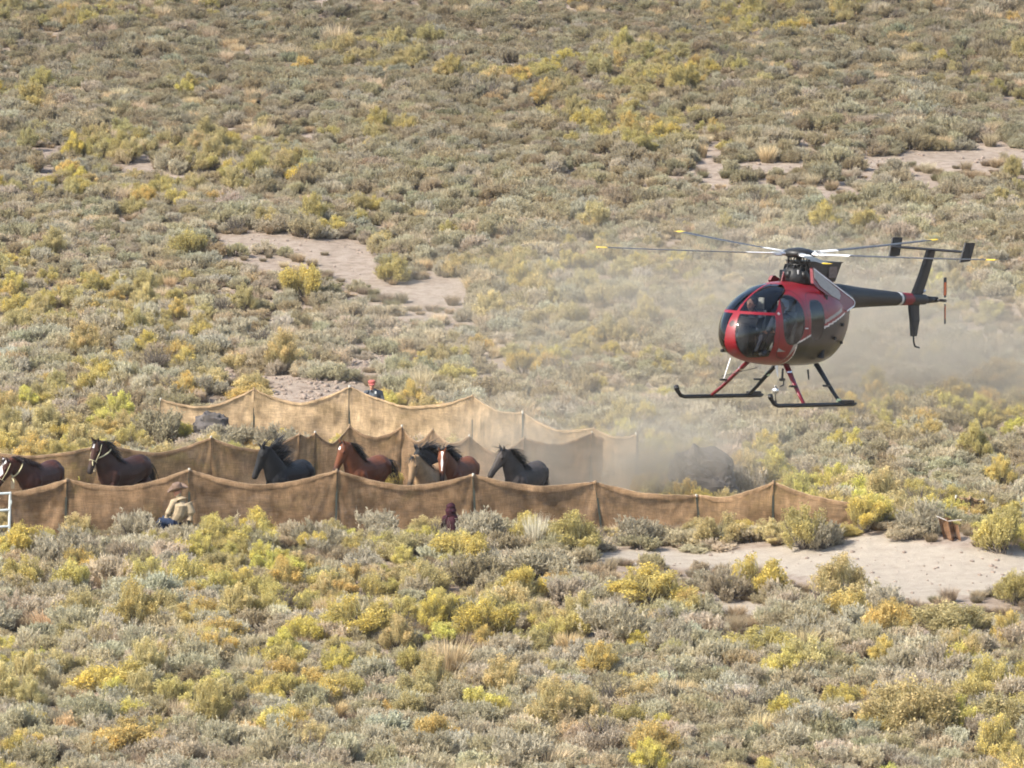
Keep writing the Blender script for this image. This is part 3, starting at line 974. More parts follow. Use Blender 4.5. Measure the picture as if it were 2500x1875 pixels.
def hand_chains(wr, d, side, palm_n, curl, skin=SKIN):
    """palm and five fingers; wr wrist, d pointing to the fingers, side towards the thumb"""
    d = np.array(d, float); d /= np.linalg.norm(d)
    side = np.array(side, float); side -= d * (side @ d); side /= np.linalg.norm(side)
    pn = np.cross(d, side) * palm_n
    wr = np.array(wr, float)
    out = [([wr, wr + d * .05, wr + d * .085], [(.026, .02), (.038, .016), (.036, .013)], skin)]
    for k, (o, L) in enumerate(((.030, .066), (.010, .076), (-.011, .070), (-.031, .054))):
        b = wr + d * .078 + side * o
        c = curl
        p1 = b + (d * math.cos(c) + pn * math.sin(c)) * L * .45
        p2 = p1 + (d * math.cos(2 * c) + pn * math.sin(2 * c)) * L * .32
        p3 = p2 + (d * math.cos(2.7 * c) + pn * math.sin(2.7 * c)) * L * .25
        out.append(([b, p1, p2, p3], [.0095, .009, .0085, .006], skin))
    tb = wr + d * .025 + side * .026
    t1 = tb + (d * .6 + side * .7) * .034; t2 = t1 + (d * .9 + side * .25 + pn * .3) * .030
    out.append(([tb, t1, t2], [.013, .011, .007], skin))
    return out


def head_chains(c, f, u, skin=SKIN, hair=None):
    """head around centre c, facing f, up u"""
    c = np.array(c, float); f = np.array(f, float); f /= np.linalg.norm(f); u = np.array(u, float); u -= f * (u @ f); u /= np.linalg.norm(u)
    s = np.cross(u, f)
    out = [([c + u * .115 - f * .01, c + u * .08, c + u * .0, c - u * .07 + f * .012, c - u * .115 + f * .03], [(.03, .04), (.066, .084), (.075, .092), (.060, .074), (.030, .036)], skin),
           ([c + u * .025 + f * .085, c - u * .005 + f * .102, c - u * .025 + f * .104], [.012, .014, .016], skin),
           ([c - u * .062 + f * .085 - s * .02, c - u * .064 + f * .092, c - u * .062 + f * .085 + s * .02], [.008, .010, .008], (skin[0] * .75, skin[1] * .6, skin[2] * .6))]
    for q in (-1, 1):
        out.append(([c + s * q * .074 + u * .02, c + s * q * .082 - u * .02], [(.012, .02), (.010, .014)], skin))
        out.append(([c + f * .080 + s * q * .032 + u * .012, c + f * .084 + s * q * .032 + u * .012], [.012, .010], (.12, .07, .05)))
    return out, s


# 1 - man in a cowboy hat crouching at the near side of the front fence
def hat_man():
    D = 123.2
    g = at_depth(434, 1300, D); zb = float(tz(g[0], D))
    J = (.37, .29, .185); JE = (.024, .038, .075); BT = (.08, .05, .035)
    # local: X right in the picture, Y away from the camera; he faces left and away
    hip = np.array([-.06, 0, .42]); chest = np.array([.09, -.03, .80]); neck = np.array([.05, .0, .93]); head = np.array([.0, .04, 1.04])
    ch = [([hip + np.array([0, 0, -.05]), hip + np.array([.01, 0, .08])], [(.17, .15), (.165, .14)], JE),
          ([hip + np.array([.01, 0, .07]), hip * .5 + chest * .5 + np.array([.03, 0, 0]), chest, chest + np.array([-.01, .01, .09]), neck],
           [(.18, .155), (.205, .175), (.225, .165), (.17, .125), (.065, .065)], J),
          ([chest + np.array([.12, -.03, .03]), chest + np.array([.20, -.05, -.18]), chest + np.array([.17, -.06, -.34])], [.10, .10, .085], J),   # jacket billowing behind
          ([neck - np.array([0, 0, .05]), head - np.array([0, 0, .06])], [.06, .055], SKIN)]
    h, s = head_chains(head, (-.75, .6, -.25), (0, 0, 1))
    ch += h
    # arms: near arm bent forward, hand to the knee; far arm reaching to the fence
    sh = chest + np.array([-.16, -.10, .07]); el = np.array([-.20, -.16, .62]); wr = np.array([-.25, -.03, .45])
    ch.append(([sh + np.array([.05, .02, 0]), sh, el, el * .4 + wr * .6, wr], [.075, .075, .06, .052, .040], J))
    ch += hand_chains(wr, wr - el, (-.5, .3, .4), 1, .45)
    sh2 = chest + np.array([.02, .17, .07]); el2 = np.array([-.06, .34, .66]); wr2 = np.array([-.18, .46, .60])
    ch.append(([sh2 + np.array([0, -.05, 0]), sh2, el2, wr2], [.075, .07, .055, .04], J))
    ch += hand_chains(wr2, wr2 - el2, (0, .2, .9), 1, .3)
    # legs: deep crouch
    for q, kx, fx in ((-1, -.40, -.22), (1, -.34, -.10)):
        hp = hip + np.array([-.03, q * .10, -.02]); kn = np.array([kx, q * .16, .46]); an = np.array([fx, q * .15, .09])
        ch.append(([hp, hp * .5 + kn * .5, kn], [.105, .09, .07], JE))
        ch.append(([kn, kn * .5 + an * .5, an], [.07, .062, .045], JE))
        ch.append(([an + np.array([.05, 0, -.03]), an + np.array([-.07, 0, -.045]), an + np.array([-.19, 0, -.06])], [(.042, .045), (.044, .04), (.035, .025)], BT))
    root = person('crouching person in a tan jacket, jeans and brown cowboy hat by the front fence', (g[0], D, zb), 0, ch, .011)
    g2 = Geo()
    hc = head + np.array([0, 0, .075])
    tilt = Matrix.Rotation(rad(-14), 3, 'Y') @ Matrix.Rotation(rad(8), 3, 'X')
    n = 36
    V, F = [], []
    for (rr, zz) in ((.098, .03), (.11, .0), (.15, -.005), (.195, .0), (.205, .006), (.195, -.006), (.15, -.014), (.10, -.012)):
        for k in range(n):
            a = 2 * math.pi * k / n
            x = math.cos(a) * rr * 1.12; y = math.sin(a) * rr * .92
            curl = .085 * max(0, (rr - .11) / .095) ** 1.5 * abs(math.sin(a)) ** 2 - .02 * max(0, (rr - .11) / .09) * abs(math.cos(a)) ** 3
            v = tilt @ Vector((x, y, zz + curl)); V.append(Vector(hc) + v)
    for i in range(7):
        for k in range(n): F.append((i * n + k, i * n + (k + 1) % n, (i + 1) * n + (k + 1) % n, (i + 1) * n + k))
    g2.add(V, F)
    hat = g2.obj('hat_brim', M_HAT, root, True)
    V, F = [], []
    for (rr, zz) in ((.10, .0), (.098, .05), (.092, .10), (.075, .135), (.04, .138), (.0, .125)):
        for k in range(n):
            a = 2 * math.pi * k / n
            x = math.cos(a) * rr * 1.15; y = math.sin(a) * rr * .9 * (1 - .25 * (zz > .08) * max(0, math.cos(a + math.pi)))
            V.append(Vector(hc) + tilt @ Vector((x, y, zz)))
    for i in range(5):
        for k in range(n): F.append((i * n + k, i * n + (k + 1) % n, (i + 1) * n + (k + 1) % n, (i + 1) * n + k))
    g3 = Geo(); g3.add(V, F); g3.obj('hat_crown', M_HAT, hat, True)
    KEEP_OUT.append((g[0], D - .2, g[0], D - .2, .5))


hat_man()


# 2 - person in a maroon hood crouching behind the brush
def hooded():
    D = 122.9
    g = at_depth(1102, 1300, D); zb = float(tz(g[0], D))
    MR = (.034, .007, .013); DK = (.03, .02, .028)
    hip = np.array([.04, 0, .22]); chest = np.array([.02, .0, .48]); neck = np.array([.0, .0, .585]); head = np.array([.0, .01, .685])
    ch = [([hip, hip * .5 + chest * .5, chest, chest + np.array([0, 0, .07]), neck], [(.16, .15), (.165, .14), (.16, .13), (.11, .10), (.065, .065)], MR),
          ([neck - np.array([0, 0, .06]), neck + np.array([0, 0, .03]), head - np.array([.0, 0, .05])], [.10, .085, .10], MR)]
    f = (.55, .8, -.1)
    h, s = head_chains(head, f, (0, 0, 1)); ch += h
    # hood closed round the back of the head, open towards the face
    ff = np.array(f) / np.linalg.norm(f)
    ch.append(([head + np.array([0, 0, .155]) - ff * .03, head + np.array([0, 0, .10]) - ff * .02, head + np.array([0, 0, .0]) - ff * .02, head + np.array([0, 0, -.10]) - ff * .01],
               [(.04, .05), (.10, .115), (.120, .126), (.105, .11)], MR))
    ch.append(([head + ff * .07 + np.array([0, 0, .09]), head + ff * .10 + np.array([0, 0, .04])], [.05, .03], MR))
    for q in (-1, 1):
        sh = chest + np.array([q * .15, 0, .05]); el = np.array([q * .20, .10, .28]); wr = np.array([q * .08, .28, .33])
        ch.append(([sh - np.array([q * .05, 0, 0]), sh, el, wr], [.07, .066, .052, .04], MR))
        ch += hand_chains(wr, wr - el, (0, 0, 1), q, .5)
        hp = hip + np.array([q * .09, 0, 0]); kn = np.array([q * .15, .36, .42]); an = np.array([q * .13, .18, .08])
        ch.append(([hp, hp * .5 + kn * .5, kn], [.10, .085, .065], DK)); ch.append(([kn, an], [.065, .045], DK))
        ch.append(([an + np.array([0, -.05, -.03]), an + np.array([0, .14, -.05])], [(.042, .04), (.035, .028)], (.03, .03, .03)))
    person('person in a maroon hooded top crouching behind shrubs at the front fence', (g[0], D, zb), 0, ch, .011, smooth=9)
    KEEP_OUT.append((g[0], D, g[0], D, .35))


hooded()


# 3 - man in a red cap behind the golden fence
def cap_man():
    D = 138.2
    g = at_depth(909, 1000, D); zb = float(tz(g[0], D))
    htop = at_depth(909, 927, D)[2] - zb
    SH = (.075, .085, .10); TR = (.10, .085, .065)
    k = htop / 1.42
    hip = np.array([.06, .12, .66]); chest = np.array([.03, .02, 1.02]); neck = np.array([.0, -.03, 1.17]); head = np.array([-.01, -.06, 1.295])
    ch = [([hip, hip * .5 + chest * .5, chest, chest + np.array([0, 0, .09]), neck], [(.165, .12), (.175, .12), (.20, .13), (.16, .10), (.062, .062)], SH),
          ([neck - np.array([0, 0, .04]), head - np.array([0, 0, .08])], [.058, .055], SKIN)]
    f = (.12, -1, -.12)
    h, s = head_chains(head, f, (0, 0, 1)); ch += h
    for q in (-1, 1):
        sh = chest + np.array([q * .19, 0, .06]); el = np.array([q * .30 + .02, -.04, .80]); wr = np.array([q * .20, -.26, .74])
        ch.append(([sh - np.array([q * .06, 0, -.01]), sh, el, wr], [.07, .068, .052, .036], SH))
        ch += hand_chains(wr, wr - el, (0, 0, 1), -q, .5)
        hp = hip + np.array([q * .09, 0, -.02]); kn = np.array([q * .14, -.12, .40]); an = np.array([q * .13, .10, .09])
        ch.append(([hp, hp * .5 + kn * .5, kn], [.10, .085, .065], TR)); ch.append(([kn, an], [.062, .045], TR))
        ch.append(([an + np.array([0, .06, -.03]), an + np.array([0, -.14, -.05])], [(.042, .04), (.036, .028)], (.05, .035, .03)))
    ch.append(([chest + np.array([-.08, -.11, .10]), neck + np.array([-.03, -.06, -.03])], [.02, .025], SH))
    ch.append(([chest + np.array([.08, -.11, .10]), neck + np.array([.03, -.06, -.03])], [.02, .025], SH))
    root = person('person in a red cap, dark glasses and grey blue shirt behind the golden fence', (g[0], D, zb), 0, ch, .010, scale=k)
    ff = np.array(f) / np.linalg.norm(f); u = np.array([0, 0, 1.0])
    g2 = Geo()
    g2.tube([head + u * .130, head + u * .118, head + u * .09, head + u * .038], [(.02, .03), (.062, .076), (.083, .098), (.084, .100)], 20)
    cap = g2.obj('cap', M_CAP, root, True)
    V, F = [], []
    n = 14
    for lvl in (0, 1):
        for i in range(n + 1):
            a = math.pi * i / n
            for rr in (.0, 1.0):
                fwd = .085 + rr * .075 * math.sin(a); sd = math.cos(a) * .078
                V.append(head + s * sd + ff * (.03 + (fwd - .03) * (math.sin(a) ** .5 if rr else math.sin(a) ** .5 * .9)) + u * (.048 - .022 * rr * math.sin(a) - .008 * lvl - .02 * (1 - math.sin(a))))
    m = 2 * (n + 1)
    for i in range(n):
        F.append((2 * i, 2 * i + 1, 2 * i + 3, 2 * i + 2)); F.append((m + 2 * i, m + 2 * i + 2, m + 2 * i + 3, m + 2 * i + 1))
        F.append((2 * i + 1, m + 2 * i + 1, m + 2 * i + 3, 2 * i + 3))
    g3 = Geo(); g3.add(V, F); g3.obj('cap_peak', M_CAP, cap, True)
    g4 = Geo()
    for q in (-1, 1):
        g4.tube([head + ff * .095 + s * q * .034 + u * .012, head + ff * .108 + s * q * .034 + u * .010], [(.030, .020), (.026, .017)], 12)
        g4.tube([head + ff * .09 + s * q * .062 + u * .016, head + s * q * .084 + u * .02], .004, 5)
    g4.tube([head + ff * .102 - s * .01 + u * .016, head + ff * .102 + s * .01 + u * .016], .004, 5)
    g4.obj('sunglasses', M_GLASSES, root, True)
    g5 = Geo(); g5.box(chest + np.array([.06, -.135, .07]), (.05, .015, .07)); g5.obj('radio', P_mat('pale_radio', (.6, .62, .6), .5), root)
    KEEP_OUT.append((g[0], D, g[0], D, .5))


cap_man()

# ------------------------------------------------------------------ helicopter (local: X nose, Y its left side, Z up, origin on the skid line under the mast)
M_PAINT = V_mat('helicopter_paint', .38, .10, 6., coat=.18)
M_BLK = P_mat('black_paint', (.008, .008, .009), .6, noise=.2)
M_MECH = P_mat('black_mechanics', (.02, .02, .02), .45, metal=.3, noise=.4, nscale=30)
M_RED = P_mat('red_paint', (.14, .004, .009), .35, noise=.1, coat=.25)
M_WHITEP = P_mat('white_paint', (.75, .75, .73), .4, noise=.08)
M_GREYP = P_mat('grey_panel', (.33, .31, .29), .5, noise=.12)
M_BLADE = P_mat('blade_grey', (.05, .052, .055), .5, noise=.15)
M_YEL = P_mat('yellow_tip', (.75, .52, .04), .5)
M_STEEL = P_mat('bright_steel', (.6, .6, .6), .3, metal=.8)
M_CABIN = P_mat('cabin_dark', (.03, .03, .033), .8, noise=.2)
M_SEAT = P_mat('seat_grey', (.28, .27, .25), .8, noise=.15)
M_FILTER = P_mat('filter_mesh', (.06, .05, .042), .8, noise=.5, nscale=60)
M_ORANGE = P_mat('orange_marking', (.65, .16, .05), .5)
M_PALEG = P_mat('pale_green_marking', (.50, .62, .40), .5)
M_VENT = P_mat('dark_opening', (.008, .006, .006), .6)


def glass_mat():
    m, t, b = mat_new('tinted_glazing')
    t.nodes.remove(b)
    out = t.nodes['Material Output']
    tr = t.nodes.new('ShaderNodeBsdfTransparent'); tr.inputs[0].default_value = (.62, .65, .68, 1)
    gl = t.nodes.new('ShaderNodeBsdfGlossy'); gl.inputs['Roughness'].default_value = .04; gl.inputs[0].default_value = (1, 1, 1, 1)
    fr = t.nodes.new('ShaderNodeFresnel'); fr.inputs[0].default_value = 1.5
    mx = t.nodes.new('ShaderNodeMixShader')
    t.links.new(fr.outputs[0], mx.inputs[0]); t.links.new(tr.outputs[0], mx.inputs[1]); t.links.new(gl.outputs[0], mx.inputs[2])
    t.links.new(mx.outputs[0], out.inputs['Surface'])
    return m


M_GLASS = glass_mat()


def pchip(xk, yk, x):
    xk = np.array(xk, float); yk = np.array(yk, float)
    h = np.diff(xk); d = np.diff(yk) / h
    m = np.zeros(len(xk))
    for i in range(1, len(xk) - 1):
        if d[i - 1] * d[i] > 0:
            w1, w2 = 2 * h[i] + h[i - 1], h[i] + 2 * h[i - 1]
            m[i] = (w1 + w2) / (w1 / d[i - 1] + w2 / d[i])
    m[0], m[-1] = d[0], d[-1]
    i = np.clip(np.searchsorted(xk, x) - 1, 0, len(h) - 1)
    t = (x - xk[i]) / h[i]
    return ((2 * t**3 - 3 * t**2 + 1) * yk[i] + (t**3 - 2 * t**2 + t) * h[i] * m[i] + (-2 * t**3 + 3 * t**2) * yk[i + 1] + (t**3 - t**2) * h[i] * m[i + 1])


def helicopter():
    YAW = math.atan2(-.80, -.60); NOSEUP = rad(5.5)
    hub_l = Vector((0, 0, 2.62))
    hub_w = Vector(at_depth(1951, 622, 103.0))
    R = Matrix.Rotation(YAW, 3, 'Z') @ Matrix.Rotation(-NOSEUP, 3, 'Y') @ Matrix.Rotation(rad(0), 3, 'X')
    root = empty('helicopter', hub_w - R @ hub_l)
    root.rotation_euler = R.to_euler()
    tag(root, 'red and black light helicopter hovering low over the brush', 'helicopter')

    # ---- fuselage pod
    K = [(2.02, 1.17, 1.17, .0), (2.0, 1.04, 1.32, .15), (1.94, .93, 1.46, .27), (1.82, .82, 1.61, .385), (1.6, .72, 1.80, .52), (1.3, .645, 1.97, .61), (.95, .60, 2.09, .665),
         (.5, .58, 2.145, .69), (.1, .58, 2.15, .69), (-.3, .59, 2.14, .675), (-.62, .635, 2.11, .62), (-.85, .73, 2.09, .55), (-1.02, .86, 2.075, .47), (-1.16, 1.05, 2.06, .385),
         (-1.25, 1.28, 2.05, .32), (-1.34, 1.50, 2.045, .265), (-1.5, 1.62, 2.04, .225)]
    K = [(k[0], k[1] + .075 * max(0, 1 - max(0, k[1] - .58) / .5), k[2], k[3]) for k in K]
    ku = [math.sqrt(2.02 - k[0]) for k in K]
    U = np.linspace(0, ku[-1], 330)
    x = 2.02 - U ** 2
    zb = pchip(ku, [k[1] for k in K], U); zt = pchip(ku, [k[2] for k in K], U); wd = pchip(ku, [k[3] for k in K], U)
    zc = zb + (zt - zb) * np.interp(x, [-1.5, -1.0, .5, 2.02], [.5, .62, .46, .5])
    NT = 300
    th = np.linspace(0, 2 * math.pi, NT, endpoint=False)
    n = 2.25
    cy = np.sign(np.cos(th)) * np.abs(np.cos(th)) ** (2 / n); sz = np.sign(np.sin(th)) * np.abs(np.sin(th)) ** (2 / n)
    Y = wd[:, None] * cy[None]
    Z = zc[:, None] + np.where(sz[None] > 0, (zt - zc)[:, None], (zc - zb)[:, None]) * sz[None]
    X = np.repeat(x[:, None], NT, 1)
    V = np.stack([X, Y, Z], -1)
    nu = len(U)
    ii = np.arange(nu - 1)[:, None] * NT; jj = np.arange(NT)[None]
    F = np.stack([ii + jj, ii + (jj + 1) % NT, ii + NT + (jj + 1) % NT, ii + NT + jj], -1).reshape(-1, 4)[:, ::-1].copy()
    Vf = V.reshape(-1, 3)
    c = Vf[F].mean(1)
    cx, cyy, cz = c[:, 0], c[:, 1], c[:, 2]
    ay = np.abs(cyy)
    xf = np.interp(cz, [.8, .95, 1.2, 1.6, 1.85, 2.0, 2.15], [1.36, 1.42, 1.46, 1.43, 1.2, .92, .70])
    lower_bar = np.interp(cz, [.8, 1.0, 1.2, 1.45, 1.6], [.15, .13, .105, .085, .07])
    front = (cx > xf + .0) & (cz > .80 + .10 * np.clip(1.8 - cx, 0, 1))
    bar_h = np.abs(cz - 1.60) < .024
    up_p = front & (cz > 1.62) & (ay > .022) & ~bar_h & (cz < 2.10)
    lo_p = front & (cz < 1.58) & (ay > lower_bar) & ~bar_h
    def sup(x0, z0, rx, rz, n_=2.4): return (np.abs((cx - x0) / rx) ** n_ + np.abs((cz - z0) / rz) ** n_) < 1
    d1 = sup(.99, 1.50, .27, .42) & (ay > .25)
    d2 = sup(.30, 1.50, .20, .345, 3.5) & (ay > .25)
    groups = {}
    glass = up_p | lo_p | d1 | d2
    for nm, m in (('windscreen', up_p), ('chin_window', lo_p), ('front_door_window', d1), ('rear_door_window', d2)):
        for s in (1, -1): groups[(nm, s)] = m & ((cyy > 0) == (s > 0))
    # paint scheme
    vx, vy, vz = Vf[:, 0], Vf[:, 1], Vf[:, 2]
    RED = np.array([.19, .0045, .011]); BK = np.array([.008, .008, .0085]); WH = np.array([.72, .71, .68]); GR = np.array([.30, .28, .26])
    C = np.tile(RED, (len(Vf), 1))
    zs = np.interp(vx, [-1.4, -.62, .03, .48, .84], [1.80, 1.61, 1.39, 1.25, 1.10])
    side_x = np.interp(vz, [.5, .75, .9, 1.0, 1.12], [.70, .76, .80, .83, .86])
    black = (vz < zs) & (vx < side_x)
    C[black] = BK
    C[vx < -.80 - .25 * (vz - 1.6)] = BK
    d_line = np.minimum(np.abs(vz - zs), 9)
    line = ((d_line < .014) & (vx < .84) & (vx > -.66)) | ((np.abs(vx - side_x) < .013) & (vz < 1.11))
    C[line & (np.abs(vy) > .05)] = WH
    grey = (np.abs(vz - zs - .10) < .03 * np.clip((.55 - vx) / .4, 0, 1)) & (vx < .55) & (vx > -.55)
    C[grey] = GR
    C[(np.abs(vx - .9 + (vz - .95) * .10) < .05 * np.clip((1.13 - vz) / .02, 0, 1) * np.clip((vz - .72) / .35, 0, 1)) & (vz < 1.12)] = GR
    # dust-grey underside of the nose, door seams
    for x0, z0, rx, rz in ((.99, 1.42, .37, .60), (.28, 1.42, .32, .56)):
        e = np.abs((vx - x0) / rx) ** 3 + np.abs((vz - z0) / rz) ** 3
        C[(np.abs(e - 1) < .035) & (np.abs(vy) > .3)] *= .25
    for x0, z0, rx, rz, n_ in ((.99, 1.50, .285, .435, 2.4), (.30, 1.50, .215, .36, 3.5)):
        e = np.abs((vx - x0) / rx) ** n_ + np.abs((vz - z0) / rz) ** n_
        C[(e < 1.02) & (np.abs(vy) > .25)] = (.02, .02, .02)
    # landing light opening and highlight ring on the nose panel
    hole = (np.abs(vy) < .055) & (np.abs(vz - 1.40) < .055) & (vx > 1.5)
    C[hole & ((vy / .055) ** 2 + ((vz - 1.40) / .055) ** 2 < 1)] = (.03, .004, .005)
    body = mobj('fuselage', Vf, F[~glass], M_PAINT, root, True, colors=C)
    lin = mobj('cabin_lining', np.stack([.4 + (Vf[:, 0] - .4) * .975, Vf[:, 1] * .965, 1.35 + (Vf[:, 2] - 1.35) * .972], 1), F[~glass], M_CABIN, body, True)
    for (nm, s), m in groups.items():
        mobj(nm, Vf * np.array([.9985, .997, .999]) + np.array([0, 0, .001]), F[m], M_GLASS, body, True)
    g = Geo(); g.tube([(1.46, .60, 1.63), (1.44, .63, 1.60)], .02, 8); g.obj('door_hinge', M_STEEL, body)
    for s in (1, -1):
        g = Geo(); g.tube([(.62, s * .695, 1.36), (.70, s * .70, 1.36)], .012, 6); g.obj('door_handle', M_STEEL, body)

    # ---- cabin: floor, bulkhead, seats, instrument pedestal
    g = Geo(); g.box((.75, 0, .92), (1.3, .86, .05)); g.obj("cabin_floor", M_CABIN, body)
    g = Geo(); g.box((-.1, 0, 1.38), (.05, 1.16, 1.12)); g.obj('bulkhead', M_CABIN, body)
    g = Geo(); g.box((1.50, 0, 1.10), (.22, .22, .55)); g.box((1.42, 0, 1.42), (.16, .42, .18)); g.obj('instrument_panel', M_MECH, body)
    for s in (1, -1):
        g = Geo(); g.box((1.04, s * .33, 1.02), (.48, .44, .16)); g.tube([(.84, s * .33, 1.06), (.77, s * .33, 1.35), (.71, s * .33, 1.62)], [(.22, .06), (.22, .055), (.18, .045)], 14, up=(1, 0, 0))
        seat = g.obj('seat', M_SEAT, body, True)
        g = Geo(); g.tube([(.72, s * .33, 1.64), (.70, s * .33, 1.84)], [(.14, .05), (.12, .04)], 12, up=(1, 0, 0)); g.obj('headrest', P_mat('cream_headrest', (.55, .52, .44), .8), seat, True)

    # ---- tail boom, fin, T-tail
    BP = [(-1.10, 1.875, .24), (-1.35, 1.875, .235), (-1.6, 1.873, .215), (-2.0, 1.868, .185), (-2.6, 1.858, .155), (-3.2, 1.848, .128), (-3.8, 1.84, .108), (-4.2, 1.835, .092)]
    xs = np.linspace(-1.10, -4.2, 96)
    zz = np.interp(xs, [b[0] for b in BP][::-1], [b[1] for b in BP][::-1]); rr = np.interp(xs, [b[0] for b in BP][::-1], [b[2] for b in BP][::-1])
    Vb, Fb = tube([(a, 0, b) for a, b in zip(xs, zz)], list(rr), 40)
    Vb = np.array(Vb)
    Cb = np.tile(BK, (len(Vb), 1))
    e = Vb[:, 0] - .25 * np.abs(Vb[:, 2] - np.interp(Vb[:, 0], xs[::-1], zz[::-1]))
    Cb[(e < -3.27) & (e > -3.35)] = WH * .8
    Cb[(e < -3.35) & (e > -3.41)] = BK * 2
    Cb[(e < -3.41) & (e > -3.72)] = RED
    boom = mobj('tail_boom', Vb, Fb, V_mat('boom_paint', .55, .1, 6.), root, True, colors=Cb)
    g = Geo(); g.tube([(-4.2, 0, 1.835), (-4.4, 0, 1.832), (-4.62, 0, 1.83)], [.075, .062, .05], 16)
    for k in range(6): g.tube([(-4.22 - .07 * k, -.05, 1.87), (-4.22 - .07 * k, .05, 1.87)], .02, 6)
    g.obj('tail_gearbox', M_MECH, root, True)
    g = Geo(); g.tube([(-4.56, 0, 1.83), (-4.56, .24, 1.83)], .028, 10); hubt = g.obj('tail_rotor_hub', M_MECH, root)
    for k in range(2):
        a = rad(84 + 180 * k); d = Vector((math.cos(a), 0, math.sin(a))); s_ = Vector((-math.sin(a), .25, math.cos(a))).normalized()
        V_, F_ = [], []
        for i, (q, ch) in enumerate(((.06, .02), (.12, .035), (.40, .035), (.43, .03))):
            p = Vector((-4.56, .22, 1.83)) + d * q
            nrm = d.cross(s_) * .006
            V_ += [p - s_ * ch + nrm, p + s_ * ch + nrm, p + s_ * ch - nrm, p - s_ * ch - nrm]
        for i in range(3):
            b = i * 4
            for j in range(4): F_.append((b + j, b + (j + 1) % 4, b + 4 + (j + 1) % 4, b + 4 + j))
        F_ += [(0, 3, 2, 1), (12, 13, 14, 15)]
        bl = mobj('tail_rotor_blade', V_, F_, M_BLADE, root)
        g = Geo(); p0 = Vector((-4.56, .22, 1.83)) + d * .10; p1 = p0 + d * .24
        g.tube([p0, p1], [(.037, .010), (.037, .010)], 8, up=tuple(d.cross(s_))); g.obj('blade_band', M_ORANGE, bl)

    def slab(pts, thick, name, mat, par=root):
        """pts: (x, z, chord) stations of a symmetric aerofoil surface in the XZ plane"""
        V_, F_ = [], []
        prof = [(0, .0), (.12, .42), (.35, .5), (.7, .3), (1, .04), (.7, -.3), (.35, -.5), (.12, -.42)]
        for (px_, pz_, ch) in pts:
            for a, b in prof: V_.append((px_ - a * ch, b * thick, pz_))
        m = len(prof)
        for i in range(len(pts) - 1):
            for j in range(m): F_.append((i * m + j, i * m + (j + 1) % m, (i + 1) * m + (j + 1) % m, (i + 1) * m + j))
        F_ += [tuple(range(m)), tuple(range((len(pts) - 1) * m + m - 1, (len(pts) - 1) * m - 1, -1))]
        return mobj(name, V_, F_, mat, par, False)
    fin = slab([(-4.16, 2.74, .32), (-3.95, 2.3, .36), (-3.72, 1.92, .40), (-3.66, 1.70, .38), (-3.74, 1.45, .34), (-3.82, 1.16, .20)], .075, 'tail_fin', M_BLK)
    g = Geo(); g.tube([(-3.90, 0, 1.20), (-3.93, 0, 1.05), (-3.98, 0, .975), (-4.12, 0, .95)], .017, 8); g.obj('tail_skid', M_MECH, fin, True)
    g = Geo(); g.tube([(-4.14, 0, 1.98), (-4.20, 0, 2.0)], .03, 8); g.obj('tail_light', M_STEEL, fin)
    V_, F_ = [], []
    prof = [(0, .0), (.12, .5), (.4, .5), (1, .05), (.4, -.4), (.12, -.4)]
    for yy in (-.78, .78):
        for a, b in prof: V_.append((-4.16 - a * .40, yy, 2.755 + b * .05))
    for j in range(6): F_.append((j, (j + 1) % 6, 6 + (j + 1) % 6, 6 + j))
    F_ += [tuple(range(6)), tuple(range(11, 5, -1))]
    stab = mobj('horizontal_stabilizer', V_, F_, M_BLK, root)
    for s in (1, -1):
        V_ = []
        P4 = [(-3.70, 2.93), (-4.06, 2.90), (-4.14, 2.60), (-3.80, 2.56)]
        P4 = [(-4.22, 2.93), (-4.55, 2.93), (-4.45, 2.59), (-4.10, 2.56)]
        Vp, Fp = prism(P4, s * .78 - .014, s * .78 + .014)
        Vp = [(a - .0, b + s * .06 * (q - 2.75), q) for a, b, q in Vp]
        mobj('end_plate', Vp, Fp, M_BLK, stab)

    # ---- engine fairing, intake filter box, mast and hub
    fair = [(.18, 2.40), (.12, 2.42), (-.96, 1.90), (-1.03, 1.84), (-1.00, 1.78), (-.70, 1.66), (-.35, 1.86), (.10, 2.06), (.22, 2.14)]
    for s in (1, -1):
        V_, F_ = prism(fair if s > 0 else [(a, min(q, 2.24 - .12 * a)) for a, q in fair], s * .36, s * .42)
        V_ = [(a, b + s * .25 * (2.42 - q), q) for a, b, q in V_]
        fo = mobj('engine_fairing', V_, F_, M_RED, root)
        def ys(q): return s * (.424 + .25 * (2.42 - q))
        def plate(name, poly, mat):
            Vp = [(a, ys(q), q) for a, q in poly] + [(a, ys(q) + s * .006, q) for a, q in poly]
            m = len(poly)
            Fp = [tuple(range(m)), tuple(range(2 * m - 1, m - 1, -1))] + [(i, i + m, (i + 1) % m + m, (i + 1) % m) for i in range(m)]
            mobj(name, Vp, Fp, mat, fo)
        if s < 0: continue
        plate('grey_panel', [(.17, 2.24), (.16, 2.385), (-.10, 2.27), (-.56, 2.02), (-.58, 1.93), (-.52, 1.86), (-.30, 1.93), (.02, 2.09)], M_GREYP)
        def stripe(pts, wdt, name):
            up_ = [(a, q + wdt / 2) for a, q in pts]; dn_ = [(a, q - wdt / 2) for a, q in pts][::-1]
            plate(name, up_ + dn_, M_WHITEP)
        stripe([(.15, 2.40), (-.96, 1.875), (-1.01, 1.83)], .022, 'white_stripe')
        stripe([(-1.015, 1.82), (-.97, 1.755), (-.72, 1.665)], .020, 'white_stripe')
    g = Geo()
    P_ = [(.0, 2.50), (-.98, 2.50), (-.88, 2.16), (.0, 2.10)]
    V_, F_ = prism(P_, -.27, .27); V_ = [(a, b * (1 if q > 2.3 else .8), q) for a, b, q in V_]
    fb = mobj('intake_filter_box', V_, F_, M_FILTER, root)
